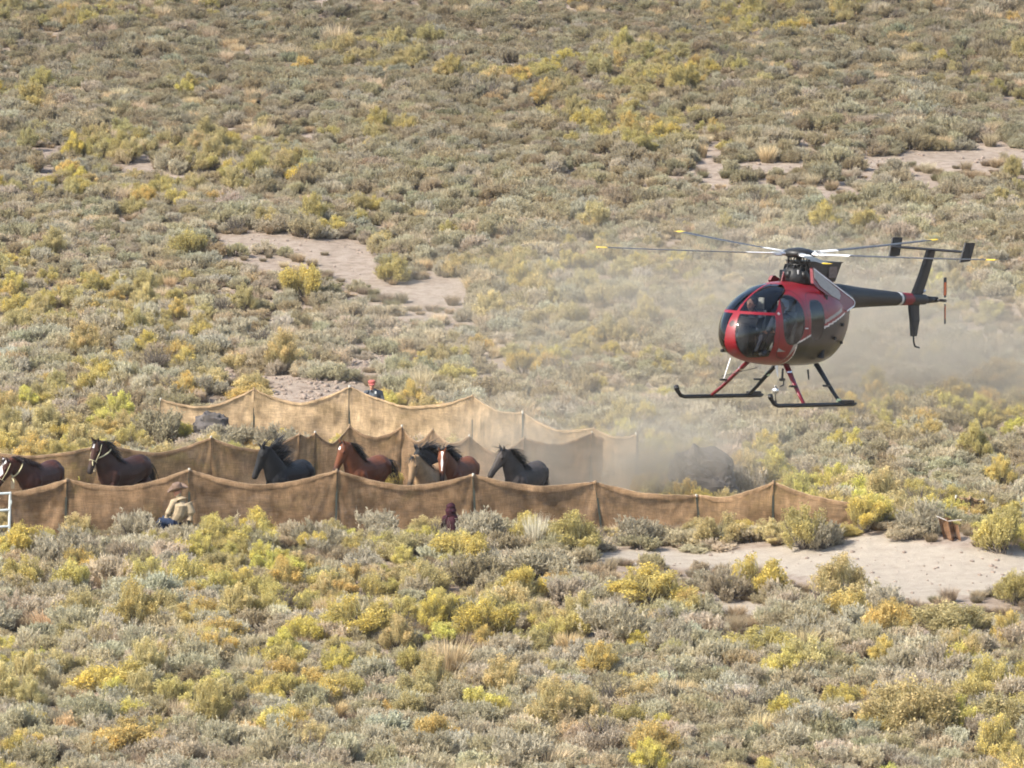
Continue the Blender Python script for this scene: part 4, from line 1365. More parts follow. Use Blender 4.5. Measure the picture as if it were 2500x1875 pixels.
    g = Geo(); g.box((-.50, 0, 2.508), (1.02, .56, .016)); g.obj('box_lid', M_MECH, fb)
    g = Geo(); g.box((-.72, .262, 2.33), (.26, .01, .2)); g.obj('side_plate', P_mat('side_plate_brown', (.16, .12, .10), .7, noise=.3), fb)
    g = Geo()
    g.tube([(.08, 0, 2.08), (.06, 0, 2.30), (.0, 0, 2.42)], [.30, .25, .13], 18)
    g.tube([(0, 0, 2.36), (0, 0, 2.64)], .055, 14); g.tube([(0, 0, 2.43), (0, 0, 2.46)], .20, 20)
    for k in range(10):
        a = 2 * math.pi * k / 10
        g.tube([(.19 * math.cos(a), .19 * math.sin(a), 2.44), (.20 * math.cos(a + .2), .20 * math.sin(a + .2), 2.60)], .012, 6)
        g.tube([(.26 * math.cos(a) + .07, .26 * math.sin(a), 2.14), (.20 * math.cos(a + .4) + .05, .20 * math.sin(a + .4), 2.44)], .024, 6)
    for k in range(5):
        a = 2 * math.pi * k / 5
        g.box((.07 + .23 * math.cos(a), .23 * math.sin(a), 2.27), (.10, .10, .13))
    g.obj('mast_assembly', M_MECH, root, True)
    g = Geo(); g.box((.22, .08, 2.17), (.05, .05, .12)); g.tube([(.24, .16, 2.20), (.24, .16, 2.36)], .02, 8); g.obj('control_fitting', M_STEEL, root)
    tilt = Matrix.Rotation(rad(3.0), 4, 'Y')
    g = Geo(); g.tube([(0, 0, 2.57), (0, 0, 2.60), (0, 0, 2.67), (0, 0, 2.72), (0, 0, 2.75)], [.19, .285, .29, .21, .05], 28)
    hub = g.obj('rotor_hub', M_MECH, root, True)
    for k, az in enumerate((-30, 47, 122, 200, 274)):
        a = rad(az) - YAW
        M_ = Matrix.Translation(hub_l) @ tilt @ Matrix.Rotation(a, 4, 'Z') @ Matrix.Rotation(rad(-1.0), 4, 'Y')
        prof = [(-.35, 0), (-.25, .5), (0, .62), (.35, .3), (.65, .04), (.35, -.2), (0, -.35), (-.25, -.33)]
        def bl_mesh(st, chord, th_, tw=0.12):
            V_, F_ = [], []
            for q in st:
                t_ = tw * (1 - q / 4.0); dz = .02 + .055 * (q / 4.0) ** 2
                for p, r_ in prof:
                    yy, zz_ = p * chord, r_ * th_
                    V_.append((q, yy * math.cos(t_) - zz_ * math.sin(t_), zz_ * math.cos(t_) + yy * math.sin(t_) + dz))
            m = len(prof)
            for i in range(len(st) - 1):
                for j in range(m): F_.append((i * m + j, i * m + (j + 1) % m, (i + 1) * m + (j + 1) % m, (i + 1) * m + j))
            F_ += [tuple(range(m)), tuple(range((len(st) - 1) * m + m - 1, (len(st) - 1) * m - 1, -1))]
            return V_, F_
        bl = mobj('rotor_blade', *bl_mesh(np.linspace(1.02, 3.68, 14), .172, .021), M_BLADE, root)
        bl.matrix_local = M_
        mobj('blade_tip', *bl_mesh(np.linspace(3.68, 3.85, 3), .173, .0215), M_YEL, bl)
        mobj('blade_root', *bl_mesh(np.linspace(.50, 1.02, 5), .175, .028), M_WHITEP, bl)
        g = Geo(); g.tube([(.22, 0, .02), (.40, 0, .02)], [(.06, .035), (.05, .03)], 10); g.box((.45, 0, .02), (.14, .11, .05)); g.tube([(.38, .09, .0), (.50, .09, .0)], .018, 8)
        g.obj('blade_grip', M_STEEL, bl, False)

    # ---- landing gear
    for s in (1, -1):
        g = Geo()
        y0 = s * 1.0
        g.tube([(2.12, y0, .20), (2.09, y0, .15), (1.98, y0, .06), (1.86, y0, .035), (1.6, y0, .035), (.5, y0, .035), (-.2, y0, .035), (-.52, y0, .035), (-.60, y0, .045)],
               [.034, .036, .036, .036, .036, .036, .036, .036, .02], 12)
        sk = g.obj('skid', M_BLK, root, True)
        g = Geo(); g.tube([(2.135, y0, .225), (2.10, y0, .16)], .046, 12); g.obj('skid_cap', M_MECH, sk, True)
        g = Geo(); g.box((-.30, y0, .085), (.34, .10, .05)); g.obj('skid_pad', M_MECH, sk)
        for fx, bx, mt, nm in ((.80, 1.04, M_RED, 'front'), (-.16, -.13, M_BLK, 'rear')):
            P = [(fx, s * .40, .70), (fx * .62 + bx * .38, s * .62, .45), (fx * .3 + bx * .7, s * .82, .22), (bx, s * .99, .05)]
            g = Geo(); g.tube(P, [(.075, .035), (.062, .030), (.048, .028), (.042, .026)], 14, up=(0, .6 * s, .8))
            st = g.obj('strut', mt, root, True)
            g = Geo(); q = np.array(P[1]) * .55 + np.array(P[2]) * .45
            g.box(q + np.array([.12, s * .03, 0]), (.20, .05, .035)); g.obj('step', M_MECH, st)
            if nm == 'rear':
                g = Geo(); q = np.array(P[3]) * .7 + np.array(P[2]) * .3 if s > 0 else np.array(P[1])
                g.tube([q + np.array([0, 0, -.03]), q + np.array([0, 0, .03])], .045, 10); g.obj('marker_band', M_PALEG, st)
            else:
                g = Geo(); q = np.array(P[0]) * .45 + np.array(P[1]) * .55
                g.tube([q - np.array([0, -.01 * s, .02]), q + np.array([0, -.01 * s, .02])], [(.068, .036), (.070, .037)], 10, up=(0, .6 * s, .8)); g.obj('marker_band', M_STEEL, st)
    # ---- small fittings
    g = Geo(); g.tube([(1.78, -.12, .78), (1.92, -.14, .42)], [.012, .006], 8); g.obj('pitot_tube', M_WHITEP, root)
    g = Geo(); g.tube([(1.02, .34, .68), (1.00, .38, .48)], [.03, .006], 10); g.obj('drain_mast', M_WHITEP, root)
    V_, F_ = prism([(.52, 2.14), (.46, 2.32), (.36, 2.14)], -.008, .008); mobj('roof_antenna', V_, F_, M_RED, root)
    g = Geo(); g.tube([(.30, 0, .60), (.30, 0, .42)], .02, 8); g.tube([(.24, 0, .40), (.36, 0, .40)], .028, 10); g.tube([(.25, 0, .42), (.25, 0, .30), (.34, 0, .28)], .012, 6); g.obj('cargo_hook', M_MECH, root)
    g = Geo(); g.tube([(-.05, .3, .60), (-.07, .32, .42)], [.02, .012], 8); g.obj('belly_antenna', M_MECH, root)
    g = Geo(); g.tube([(1.06, -.02, .62), (1.30, -.62, .42)], .006, 5); g.obj('cable', M_MECH, root)
    g = Geo(); g.tube([(1.84, .93, .07), (1.84, .93, .12)], .02, 6); g.tube([(1.84, .93, .10), (1.86, .92, .24)], .008, 6)
    m1 = g.obj('mirror_bracket', M_MECH, root)
    g = Geo(); g.tube([(1.85, .92, .24), (1.86, .92, .31), (1.86, .92, .38)], [(.03, .03), (.075, .06), (.03, .03)], 14); g.obj('mirror', M_STEEL, m1, True)
    g = Geo(); g.tube([(-1.12, 0, 1.28), (-1.30, 0, 1.20)], [.15, .13], 18); g.obj('exhaust', M_VENT, root)
    g = Geo()
    for (a, b, q) in ((-.55, .655, 1.42), (-.62, .60, 1.10), (-.3, .675, 1.18), (-.85, .53, 1.55)):
        g.tube([(a, b - .02, q), (a, b + .012, q)], .03, 10)
    g.obj('access_port', M_VENT, root)

    # ---- pilot
    SUIT = (.035, .04, .055); HELM = (.70, .70, .66)
    def pilot(y0, helm, lab):
        hip = np.array([.92, y0, 1.16]); chest = np.array([.85, y0, 1.46]); neck = np.array([.88, y0, 1.60]); head = np.array([.93, y0, 1.72])
        ch = [([hip, hip * .5 + chest * .5, chest, chest + np.array([0, 0, .08]), neck], [(.15, .12), (.16, .12), (.19, .12), (.15, .09), (.06, .06)], SUIT),
              ([neck - np.array([0, 0, .03]), head - np.array([0, 0, .07])], [.055, .052], SKIN)]
        h, s = head_chains(head, (1, 0, -.1), (0, 0, 1)); ch += h
        ch.append(([head + np.array([-.02, 0, .15]), head + np.array([-.02, 0, .10]), head + np.array([-.035, 0, .03]), head + np.array([-.04, 0, -.06])], [(.04, .05), (.095, .105), (.108, .10), (.09, .075)], helm))
        for q in (-1, 1):
            sh = chest + np.array([.0, q * .19, .05]); el = np.array([1.02, y0 + q * .22, 1.24]); wr = np.array([1.24, y0 + q * .10, 1.25])
            ch.append(([sh - np.array([0, q * .05, 0]), sh, el, wr], [.066, .062, .05, .036], SUIT))
            ch += hand_chains(wr, wr - el, (0, 0, 1), -q, .6)
            hp = hip + np.array([.05, q * .08, 0]); kn = np.array([1.36, y0 + q * .10, 1.20]); an = np.array([1.54, y0 + q * .08, .92])
            ch.append(([hp, kn], [.085, .065], SUIT)); ch.append(([kn, an], [.062, .045], SUIT))
            ch.append(([an + np.array([-.05, 0, -.02]), an + np.array([.12, 0, -.03])], [(.04, .04), (.033, .03)], (.02, .02, .02)))
        p = person(lab, (0, 0, 0), 0, ch, .013)
        p.matrix_world = Matrix.Translation(root.location) @ R.to_4x4()
        return p
    pilot(.33, HELM, 'helicopter pilot in a white helmet behind the windscreen')
    pilot(-.33, (.02, .02, .022), 'dark clothed passenger with a black headset in the far front helicopter seat')


helicopter()

# ------------------------------------------------------------------ shrubs
M_STEM = P_mat('shrub_stem', (.13, .105, .085), .9, noise=.3)
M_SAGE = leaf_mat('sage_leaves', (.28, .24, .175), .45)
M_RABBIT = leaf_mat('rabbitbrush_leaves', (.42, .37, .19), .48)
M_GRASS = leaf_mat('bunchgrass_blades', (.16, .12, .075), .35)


def blades(base, d, L, W, bend, tone, tip0, tip1, r):
    """n tapering two-triangle blades: base (n,3), direction (n,3), length (n), width (n)"""
    n = len(base)
    rv = r.normal(size=(n, 3)); s = np.cross(d, rv); s /= np.linalg.norm(s, axis=1)[:, None] + 1e-9
    mid = base + d * (L * .55)[:, None]
    tip = base + d * L[:, None] + bend
    V = np.stack([base - s * (W * .35)[:, None], base + s * (W * .35)[:, None], mid + s * (W * .5)[:, None], tip, mid - s * (W * .5)[:, None]], 1)
    i = np.arange(n)[:, None] * 5
    F = np.concatenate([i + np.array([[0, 1, 2]]), i + np.array([[0, 2, 4]]), i + np.array([[4, 2, 3]])], 0)
    tn = np.repeat(tone, 5)
    a = np.stack([tip0, tip0, (tip0 + tip1) / 2, tip1, (tip0 + tip1) / 2], 1).ravel()
    return V.reshape(-1, 3), F, tn, a


def cat(parts):
    V, F, T, A, n = [], [], [], [], 0
    for v, f, t, a in parts:
        V.append(v); F.append(f + n); T.append(t); A.append(a); n += len(v)
    return np.concatenate(V), np.concatenate(F), np.concatenate(T), np.concatenate(A)


def unit(v): return v / (np.linalg.norm(v, axis=-1, keepdims=True) + 1e-9)


def stems_geo(targets, r, w=.016, crook=.05):
    parts = []
    for q in targets:
        b = np.array([r.normal() * .035, r.normal() * .035, -.03])
        m1 = b * .6 + q * .4 + r.normal(size=3) * crook * .7; m2 = b * .25 + q * .75 + r.normal(size=3) * crook
        V, F = tube([b, m1, m2, q], [w, w * .75, w * .5, w * .2], 4, cap=False)
        F = np.array(F)
        F = np.concatenate([F[:, [0, 1, 2]], F[:, [0, 2, 3]]])
        parts.append((np.array(V), F, np.ones(len(V)), np.zeros(len(V))))
    return cat(parts)


def make_sage(seed, spiky=.35, dense=1.0, H=.62):
    r = np.random.default_rng(seed)
    nc = int(r.integers(9, 14))
    th = r.random(nc) * 6.28; rr = .36 * np.sqrt(r.random(nc)); hh = H * (.55 + .35 * r.random(nc)) * (1 - .55 * (rr / .36) ** 2)
    C = np.stack([rr * np.cos(th), rr * np.sin(th), hh * .8], 1)
    crad = .13 + .09 * r.random(nc)
    nt = int(330 * dense)
    ci = r.integers(nc, size=nt)
    o = unit(r.normal(size=(nt, 3)) * np.array([1, 1, .8]) + np.array([0, 0, .35]))
    tip = C[ci] + o * (crad[ci] * (.45 + .6 * r.random(nt)))[:, None]
    tip[:, 2] = np.maximum(tip[:, 2], .04 + .06 * r.random(nt))
    dirs = unit(tip - C[ci] * .5 + np.array([0, 0, .18]) + r.normal(size=(nt, 3)) * .06)
    k = 17
    ct = .86 + .28 * r.random(nc)
    tone = (ct[ci] * (.88 + .24 * r.random(nt)))
    T = np.repeat(np.arange(nt), k)
    n = len(T)
    along = r.random(n)
    base = tip[T] - dirs[T] * (.12 * along)[:, None] + r.normal(size=(n, 3)) * .012
    d = unit(dirs[T] * .8 + r.normal(size=(n, 3)) * .55 + np.array([0, 0, .30]))
    L = .03 + .035 * r.random(n); W = .011 + .007 * r.random(n)
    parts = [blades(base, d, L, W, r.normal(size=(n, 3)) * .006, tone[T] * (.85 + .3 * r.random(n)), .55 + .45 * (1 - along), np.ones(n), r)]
    ns = int(nt * spiky * .7)
    if ns:
        j = r.choice(nt, ns)
        d = unit(np.array([0, 0, 1.0]) + dirs[j] * .45 + r.normal(size=(ns, 3)) * .1)
        top = tip[j, 2] > H * .35
        parts.append(blades(tip[j], d, (.05 + .08 * r.random(ns)) * np.where(top, 1, .4), np.full(ns, .011), r.normal(size=(ns, 3)) * .01,
                            tone[j] * 1.08, np.ones(ns), np.ones(ns), r))
    leaf = cat(parts)
    st = stems_geo(list(C * np.array([1, 1, .95])) + [tip[i] for i in r.choice(nt, 10)], r, .017)
    return {'foliage': leaf, 'stems': st}


def make_rabbit(seed, H=.72, open_=0.0, flower=1.0):
    r = np.random.default_rng(seed)
    nc = int(r.integers(16, 23))
    th = r.random(nc) * 6.28; rr = .44 * np.sqrt(r.random(nc))
    hh = H * np.sqrt(np.clip(1 - (rr / .47) ** 2, .02, 1)) * (.62 + .38 * r.random(nc))
    C = np.stack([rr * np.cos(th), rr * np.sin(th), np.maximum(hh, .16)], 1)
    crad = .08 + .08 * r.random(nc)
    nt = 360
    ci = r.integers(nc, size=nt)
    o = unit(r.normal(size=(nt, 3)) + np.array([0, 0, .35]))
    tip = C[ci] + o * (crad[ci] * (.4 + .75 * r.random(nt)))[:, None]
    tip[:, 2] = np.maximum(tip[:, 2], .07)
    base0 = tip * np.array([.22, .22, .0]) + r.normal(size=(nt, 3)) * np.array([.03, .03, 0])
    dirs = unit(tip - base0)
    ct = .8 + .4 * r.random(nc)
    tone = ct[ci] * (.82 + .36 * r.random(nt))
    # fine green stems
    k = 3
    T = np.repeat(np.arange(nt), k); n = len(T)
    L = np.linalg.norm(tip - base0, axis=1)[T] * (.25 + .25 * r.random(n))
    d = unit(dirs[T] + r.normal(size=(n, 3)) * .22)
    b = tip[T] - d * L[:, None] + r.normal(size=(n, 3)) * .022
    parts = [blades(b, d, L, np.full(n, .009), r.normal(size=(n, 3)) * .01, tone[T], np.zeros(n), np.full(n, .5), r)]
    # narrow leaves
    k = 10
    T = np.repeat(np.arange(nt), k); n = len(T)
    b = tip[T] - dirs[T] * (.22 * r.random(n))[:, None] + r.normal(size=(n, 3)) * .025
    d = unit(dirs[T] * .7 + r.normal(size=(n, 3)) * .6 + np.array([0, 0, .3]))
    parts.append(blades(b, d, .035 + .035 * r.random(n), np.full(n, .010), r.normal(size=(n, 3)) * .006, tone[T], np.full(n, .2), np.full(n, .65), r))
    fol = cat(parts)
    # flower heads: small puffs of short broad petals
    k = 9
    cm = .5 + .5 * r.random(nc)
    sel = np.where((r.random(nt) < .78 * flower) & (tip[:, 2] > .16))[0]
    T = np.repeat(sel, k); n = len(T)
    b = tip[T] + r.normal(size=(n, 3)) * np.array([.020, .020, .030])
    d = unit(r.normal(size=(n, 3)) + np.array([0, 0, .7]))
    fl = cat([blades(b, d, .020 + .02 * r.random(n), .015 + .009 * r.random(n), r.normal(size=(n, 3)) * .004, tone[T] * (.85 + .3 * r.random(n)),
                     cm[ci[T]] * .8, cm[ci[T]], r)])
    st = stems_geo([c * np.array([.9, .9, .8]) for c in C] + [tip[i] for i in r.choice(nt, 8)], r, .014, .04)
    return {'foliage': fol, 'flower_heads': fl, 'stems': st}


def make_grass(seed, H=.62):
    r = np.random.default_rng(seed)
    n = 520
    a = r.random(n) * 6.28; q = .22 * np.sqrt(r.random(n))
    b = np.stack([q * np.cos(a), q * np.sin(a), np.zeros(n) - .02], 1)
    out = np.stack([np.cos(a), np.sin(a), np.zeros(n)], 1)
    d = unit(out * (.05 + .55 * r.random(n) ** 1.5)[:, None] + np.array([0, 0, 1.0]) + r.normal(size=(n, 3)) * .10)
    L = H * (.45 + .6 * r.random(n))
    bend = out * (L * .18 * r.random(n))[:, None] - np.array([0, 0, 1]) * (L * .06)[:, None]
    leaf = cat([blades(b, d, L, .010 + .006 * r.random(n), bend, .75 + .5 * r.random(n), np.full(n, .25), np.ones(n), r)])
    return {'foliage': leaf}


def make_dead(seed):
    r = np.random.default_rng(seed)
    tg = []
    for i in range(46):
        th = r.random() * 6.28; q = .1 + .42 * r.random(); h = .2 + .45 * r.random()
        tg.append(np.array([q * math.cos(th), q * math.sin(th), h]))
    st = stems_geo(tg, r, .013, .07)
    n = 420
    T = r.integers(46, size=n); tg = np.array(tg)
    b = tg[T] * (.55 + .45 * r.random(n))[:, None]
    d = unit(tg[T] + r.normal(size=(n, 3)) * .35 + np.array([0, 0, .2]))
    lf = cat([blades(b, d, .06 + .10 * r.random(n), np.full(n, .008), r.normal(size=(n, 3)) * .01, .6 + .5 * r.random(n), np.full(n, .3), np.full(n, .8), r)])
    return {'foliage': lf, 'stems': st}


LEAF_OF = {}
PROTO = {}      # kind -> list of dicts {'parts': {name: mesh}, 'all': mesh}


def add_proto(kind, geo, leafmat):
    parts = {}
    Vs, Fs, Ts, As, Ms, n = [], [], [], [], [], 0
    for nm, (V, F, T, A) in geo.items():
        mt = M_STEM if nm == 'stems' else leafmat
        parts[nm] = mk_mesh(kind + '_' + nm, V, F, mt, attrs={'tone': T, 'tip': A})
        Vs.append(V); Fs.append(F + n); Ts.append(T); As.append(A); Ms.append(np.full(len(F), 1 if nm == 'stems' else 0)); n += len(V)
    allm = mk_mesh(kind, np.concatenate(Vs), np.concatenate(Fs), [leafmat, M_STEM], attrs={'tone': np.concatenate(Ts), 'tip': np.concatenate(As)})
    allm.polygons.foreach_set('material_index', np.concatenate(Ms).astype(np.int32))
    VV = np.concatenate([v for k, v in zip(geo, Vs) if k != 'stems'])
    PROTO.setdefault(kind, []).append({'parts': parts, 'all': allm, 'h': float(np.percentile(VV[:, 2], 98)), 'w': 2 * float(np.percentile(np.abs(VV[:, 0]), 97))})


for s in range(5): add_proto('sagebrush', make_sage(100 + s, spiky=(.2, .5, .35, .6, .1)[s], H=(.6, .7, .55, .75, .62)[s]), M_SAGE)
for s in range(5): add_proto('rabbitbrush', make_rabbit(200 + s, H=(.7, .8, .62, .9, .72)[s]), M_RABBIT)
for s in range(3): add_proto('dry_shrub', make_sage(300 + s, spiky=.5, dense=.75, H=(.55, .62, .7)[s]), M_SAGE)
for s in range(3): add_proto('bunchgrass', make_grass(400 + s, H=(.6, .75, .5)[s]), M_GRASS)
for s in range(2): add_proto('dead_shrub', make_dead(500 + s), M_SAGE)

TINTS = {
    'sagebrush': [(.465, .41, .285), (.43, .38, .25), (.505, .45, .33), (.445, .395, .285), (.39, .33, .205)],
    'rabbitbrush': [(.78, .61, .16), (.70, .585, .19), (.76, .53, .18), (.59, .49, .18), (.70, .55, .28), (.84, .65, .15), (.57, .475, .24)],
    'dry_shrub': [(.52, .435, .29), (.44, .37, .26), (.56, .44, .26), (.42, .35, .24)],
    'bunchgrass': [(.72, .58, .38), (.66, .54, .36), (.74, .57, .33), (.86, .80, .62)],
    'dead_shrub': [(.14, .12, .105), (.20, .17, .15)],
}
TINT_WORD = {
    'sagebrush': ['grey green', 'dull green', 'silvery', 'grey', 'dark olive'],
    'rabbitbrush': ['bright yellow', 'yellow green', 'golden orange', 'olive yellow', 'tawny yellow', 'vivid yellow', 'faded green'],
    'dry_shrub': ['pale tan', 'brown grey', 'orange tan', 'dull brown'],
    'bunchgrass': ['straw coloured', 'pale dry', 'golden straw', 'cream'],
    'dead_shrub': ['dark leafless', 'grey leafless'],
}
CAT = {'sagebrush': 'shrub', 'rabbitbrush': 'shrub', 'dry_shrub': 'shrub', 'bunchgrass': 'grass', 'dead_shrub': 'shrub'}
NOUN = {'sagebrush': 'sagebrush', 'rabbitbrush': 'flowering rabbitbrush', 'dry_shrub': 'dry shrub', 'bunchgrass': 'bunchgrass clump', 'dead_shrub': 'twiggy shrub'}

shrub_records = []       # (kind, variant, x, y, z, rot, sx, sz, tint index, tint rgb)


def place_shrub(rec, label, group, split):
    kind, var, x, y, z, a, sx, sz, ti, tint = rec
    pr = PROTO[kind][var]
    if split:
        o = empty(kind, (x, y, z), (0, 0, a)); o.scale = (sx, sx, sz)
        for nm, me in pr['parts'].items():
            c = link(nm, me, o); c['tint'] = [float(v) for v in tint]
    else:
        o = link(kind, pr['all']); o.location = (x, y, z); o.rotation_euler = (0, 0, a); o.scale = (sx, sx, sz)
    o['tint'] = [float(v) for v in tint]
    tag(o, label, CAT[kind], group)
    return o


# prominent plants, read from the photograph: centre px, base py, width px, height px, kind, tint index, label
HAND = [
    (48, 1372, 120, 95, 'rabbitbrush', 5, 'round bright yellow rabbitbrush below the white pipe gate'),
    (150, 1400, 150, 110, 'sagebrush', 3, 'wide grey sagebrush right of the yellow bush below the gate'),
    (335, 1330, 80, 85, 'sagebrush', 2, 'pale sagebrush against the front fence left of the crouching hatted man'),
    (520, 1350, 130, 95, 'rabbitbrush', 1, 'yellow green rabbitbrush just right of the crouching hatted man'),
    (590, 1345, 90, 80, 'dry_shrub', 0, 'tan shrub at the fence two bushes right of the hatted man'),
    (770, 1340, 110, 70, 'sagebrush', 0, 'grey green sagebrush at the foot of the fence under the bay horse'),
    (930, 1320, 120, 75, 'sagebrush', 2, 'silvery sagebrush against the fence left of the maroon hooded person'),
    (1176, 1342, 120, 95, 'sagebrush', 3, 'grey sagebrush hiding the maroon hooded person from the right'),
    (1068, 1340, 60, 80, 'dead_shrub', 1, 'pale twiggy shrub hiding the maroon hooded person from the left'),
    (1135, 1380, 170, 82, 'rabbitbrush', 0, 'wide yellow rabbitbrush in front of the maroon hooded person'),
    (1092, 1352, 62, 62, 'sagebrush', 0, 'grey green sagebrush low in front of the hooded person'),
    (455, 1352, 95, 72, 'sagebrush', 0, 'grey green sagebrush hiding the legs of the hatted person'),
    (415, 1362, 80, 55, 'dry_shrub', 0, 'tan shrub just left below the hatted person'),
    (2372, 1282, 120, 52, 'rabbitbrush', 2, 'golden rabbitbrush in front of the short fence scrap'),
    (2290, 1262, 90, 50, 'rabbitbrush', 5, 'yellow rabbitbrush left of the short fence scrap'),
    (392, 1085, 120, 85, 'sagebrush', 1, 'dull sagebrush covering the left end of the golden fence'),
    (560, 1100, 130, 62, 'sagebrush', 0, 'pale sagebrush between golden fence and small dark rock'),
    (690, 1110, 130, 72, 'sagebrush', 3, 'grey sagebrush in front of the golden fence'),
    (1130, 1350, 70, 64, 'sagebrush', 2, 'small silvery sagebrush directly in front of the maroon hooded person'),
    (1310, 1352, 66, 112, 'bunchgrass', 3, 'tall cream grass plume against the front fence'),
    (1395, 1355, 140, 110, 'rabbitbrush', 3, 'tall yellow green rabbitbrush at the fence right of the pale grass plume'),
    (1365, 1290, 110, 50, 'sagebrush', 4, 'dark olive sagebrush touching the fence behind the tall rabbitbrush'),
    (1560, 1330, 110, 70, 'sagebrush', 3, 'grey sagebrush under the sagging middle of the right fence end'),
    (1760, 1330, 120, 80, 'rabbitbrush', 4, 'tawny rabbitbrush by the short leaning fence post'),
    (1965, 1340, 130, 110, 'rabbitbrush', 3, 'large olive yellow rabbitbrush covering the right fence end'),
    (2010, 1338, 110, 70, 'sagebrush', 3, 'dark grey sagebrush below the fence end at the sand edge'),
    (2110, 1300, 110, 90, 'rabbitbrush', 5, 'vivid yellow rabbitbrush just past the fence end'),
    (2250, 1300, 120, 75, 'sagebrush', 3, 'grey sagebrush left of the rust brown burlap scrap'),
    (2445, 1350, 130, 110, 'rabbitbrush', 1, 'yellow green rabbitbrush at the right edge above the sandy clearing'),
    (2480, 1475, 100, 85, 'rabbitbrush', 3, 'green rabbitbrush at the right edge below the sandy clearing'),
    (1590, 1490, 190, 115, 'rabbitbrush', 0, 'big bright yellow rabbitbrush left of the sandy clearing'),
    (1690, 1505, 80, 70, 'rabbitbrush', 2, 'orange rabbitbrush beside the big bright yellow one'),
    (1845, 1455, 140, 100, 'rabbitbrush', 5, 'golden rabbitbrush on the lower edge of the sandy clearing'),
    (1770, 1465, 110, 85, 'dry_shrub', 1, 'brown grey shrub left of the golden rabbitbrush at the sand'),
    (2010, 1490, 70, 60, 'dead_shrub', 0, 'dark leafless shrub at the base of the tall open rabbitbrush'),
    (2050, 1478, 140, 130, 'rabbitbrush', 4, 'tall open rabbitbrush leaning over the sandy clearing'),
    (2125, 1475, 70, 60, 'rabbitbrush', 3, 'small olive green rabbitbrush right of the tall open one'),
    (2175, 1520, 90, 60, 'rabbitbrush', 2, 'orange yellow rabbitbrush below the sandy clearing'),
    (2330, 1560, 230, 90, 'rabbitbrush', 6, 'wide mixed green and gold rabbitbrush below the sandy clearing'),
    (870, 1560, 190, 105, 'rabbitbrush', 0, 'wide bright yellow rabbitbrush in the middle foreground'),
    (1190, 1565, 150, 105, 'rabbitbrush', 5, 'vivid golden rabbitbrush below the wooden post'),
    (1095, 1655, 110, 110, 'bunchgrass', 2, 'dark based golden grass clump in the centre foreground'),
    (1010, 1650, 80, 75, 'rabbitbrush', 1, 'yellow rabbitbrush left of the golden grass clump'),
    (520, 1575, 150, 70, 'rabbitbrush', 2, 'orange topped rabbitbrush in the left foreground'),
    (280, 1700, 220, 85, 'rabbitbrush', 5, 'spreading yellow rabbitbrush in the lower left foreground'),
    (310, 1840, 200, 85, 'rabbitbrush', 2, 'rusty orange rabbitbrush near the bottom left corner'),
    (1000, 1430, 100, 60, 'rabbitbrush', 4, 'tawny rabbitbrush left of the wooden post'),
    (1160, 1440, 120, 90, 'sagebrush', 4, 'dark sagebrush right of the wooden post'),
    (1300, 1430, 150, 90, 'sagebrush', 0, 'broad sagebrush between wooden post and sandy clearing'),
    (1510, 1580, 180, 110, 'sagebrush', 0, 'broad grey green sagebrush below the big yellow rabbitbrush'),
    (1640, 1600, 130, 85, 'sagebrush', 2, 'silvery sagebrush below the orange rabbitbrush'),
    (1860, 1610, 190, 80, 'rabbitbrush', 1, 'low yellow rabbitbrush in the right foreground'),
    (1580, 1860, 150, 100, 'rabbitbrush', 2, 'golden orange rabbitbrush at the bottom edge right of centre'),
    (1530, 1790, 140, 75, 'rabbitbrush', 3, 'mustard rabbitbrush behind the golden one at the bottom edge'),
    (2230, 1800, 240, 150, 'rabbitbrush', 4, 'large tawny rabbitbrush in the lower right foreground'),
    (2420, 1790, 150, 95, 'rabbitbrush', 6, 'greenish rabbitbrush at the lower right edge'),
    (1890, 1740, 150, 80, 'sagebrush', 3, 'dark based grey sagebrush in the lower right foreground'),
    (1270, 1880, 170, 90, 'sagebrush', 3, 'dark based grey sagebrush at the bottom edge centre'),
    (1330, 1885, 130, 75, 'bunchgrass', 0, 'straw grass clump at the bottom edge right of centre'),
    (440, 890, 90, 60, 'rabbitbrush', 2, 'golden rabbitbrush behind the left end of the golden fence'),
    (450, 975, 120, 60, 'dead_shrub', 0, 'dark shadowy shrub at the left end of the golden fence'),
    (610, 985, 110, 55, 'rabbitbrush', 2, 'orange rabbitbrush behind the second post of the golden fence'),
    (260, 940, 80, 55, 'rabbitbrush', 5, 'yellow rabbitbrush alone on the left beyond the fences'),
    (740, 735, 120, 90, 'rabbitbrush', 0, 'tall golden rabbitbrush below the bend of the dirt track'),
    (960, 690, 90, 70, 'rabbitbrush', 3, 'olive rabbitbrush between the two stretches of dirt track'),
    (470, 630, 110, 70, 'rabbitbrush', 3, 'green gold rabbitbrush at the left end of the dirt track'),
    (50, 780, 110, 60, 'rabbitbrush', 0, 'yellow rabbitbrush at the left edge beyond the fences'),
    (1610, 1235, 110, 70, 'rabbitbrush', 1, 'dusty yellow rabbitbrush left of the large boulder'),
    (1745, 1225, 55, 60, 'sagebrush', 2, 'pale dusty sagebrush in front of the large boulder'),
    (1920, 1180, 80, 50, 'rabbitbrush', 0, 'yellow rabbitbrush behind the right fence peak'),
    (2440, 960, 140, 90, 'rabbitbrush', 2, 'golden rabbitbrush at the right edge below the helicopter tail'),
    (1060, 1235, 60, 45, 'sagebrush', 4, 'small sagebrush inside the horse run'),
    (1715, 385, 26, 42, 'bunchgrass', 2, 'orange straw grass tuft standing on the far track'),
    (1958, 385, 34, 30, 'bunchgrass', 1, 'round pale tumbleweed like clump on the far track'),
    (640, 345, 60, 50, 'bunchgrass', 1, 'pale grass plume on the upper left slope'),
    (820, 120, 70, 70, 'bunchgrass', 0, 'tall straw grass on the upper slope'),
]
hand_xy = []
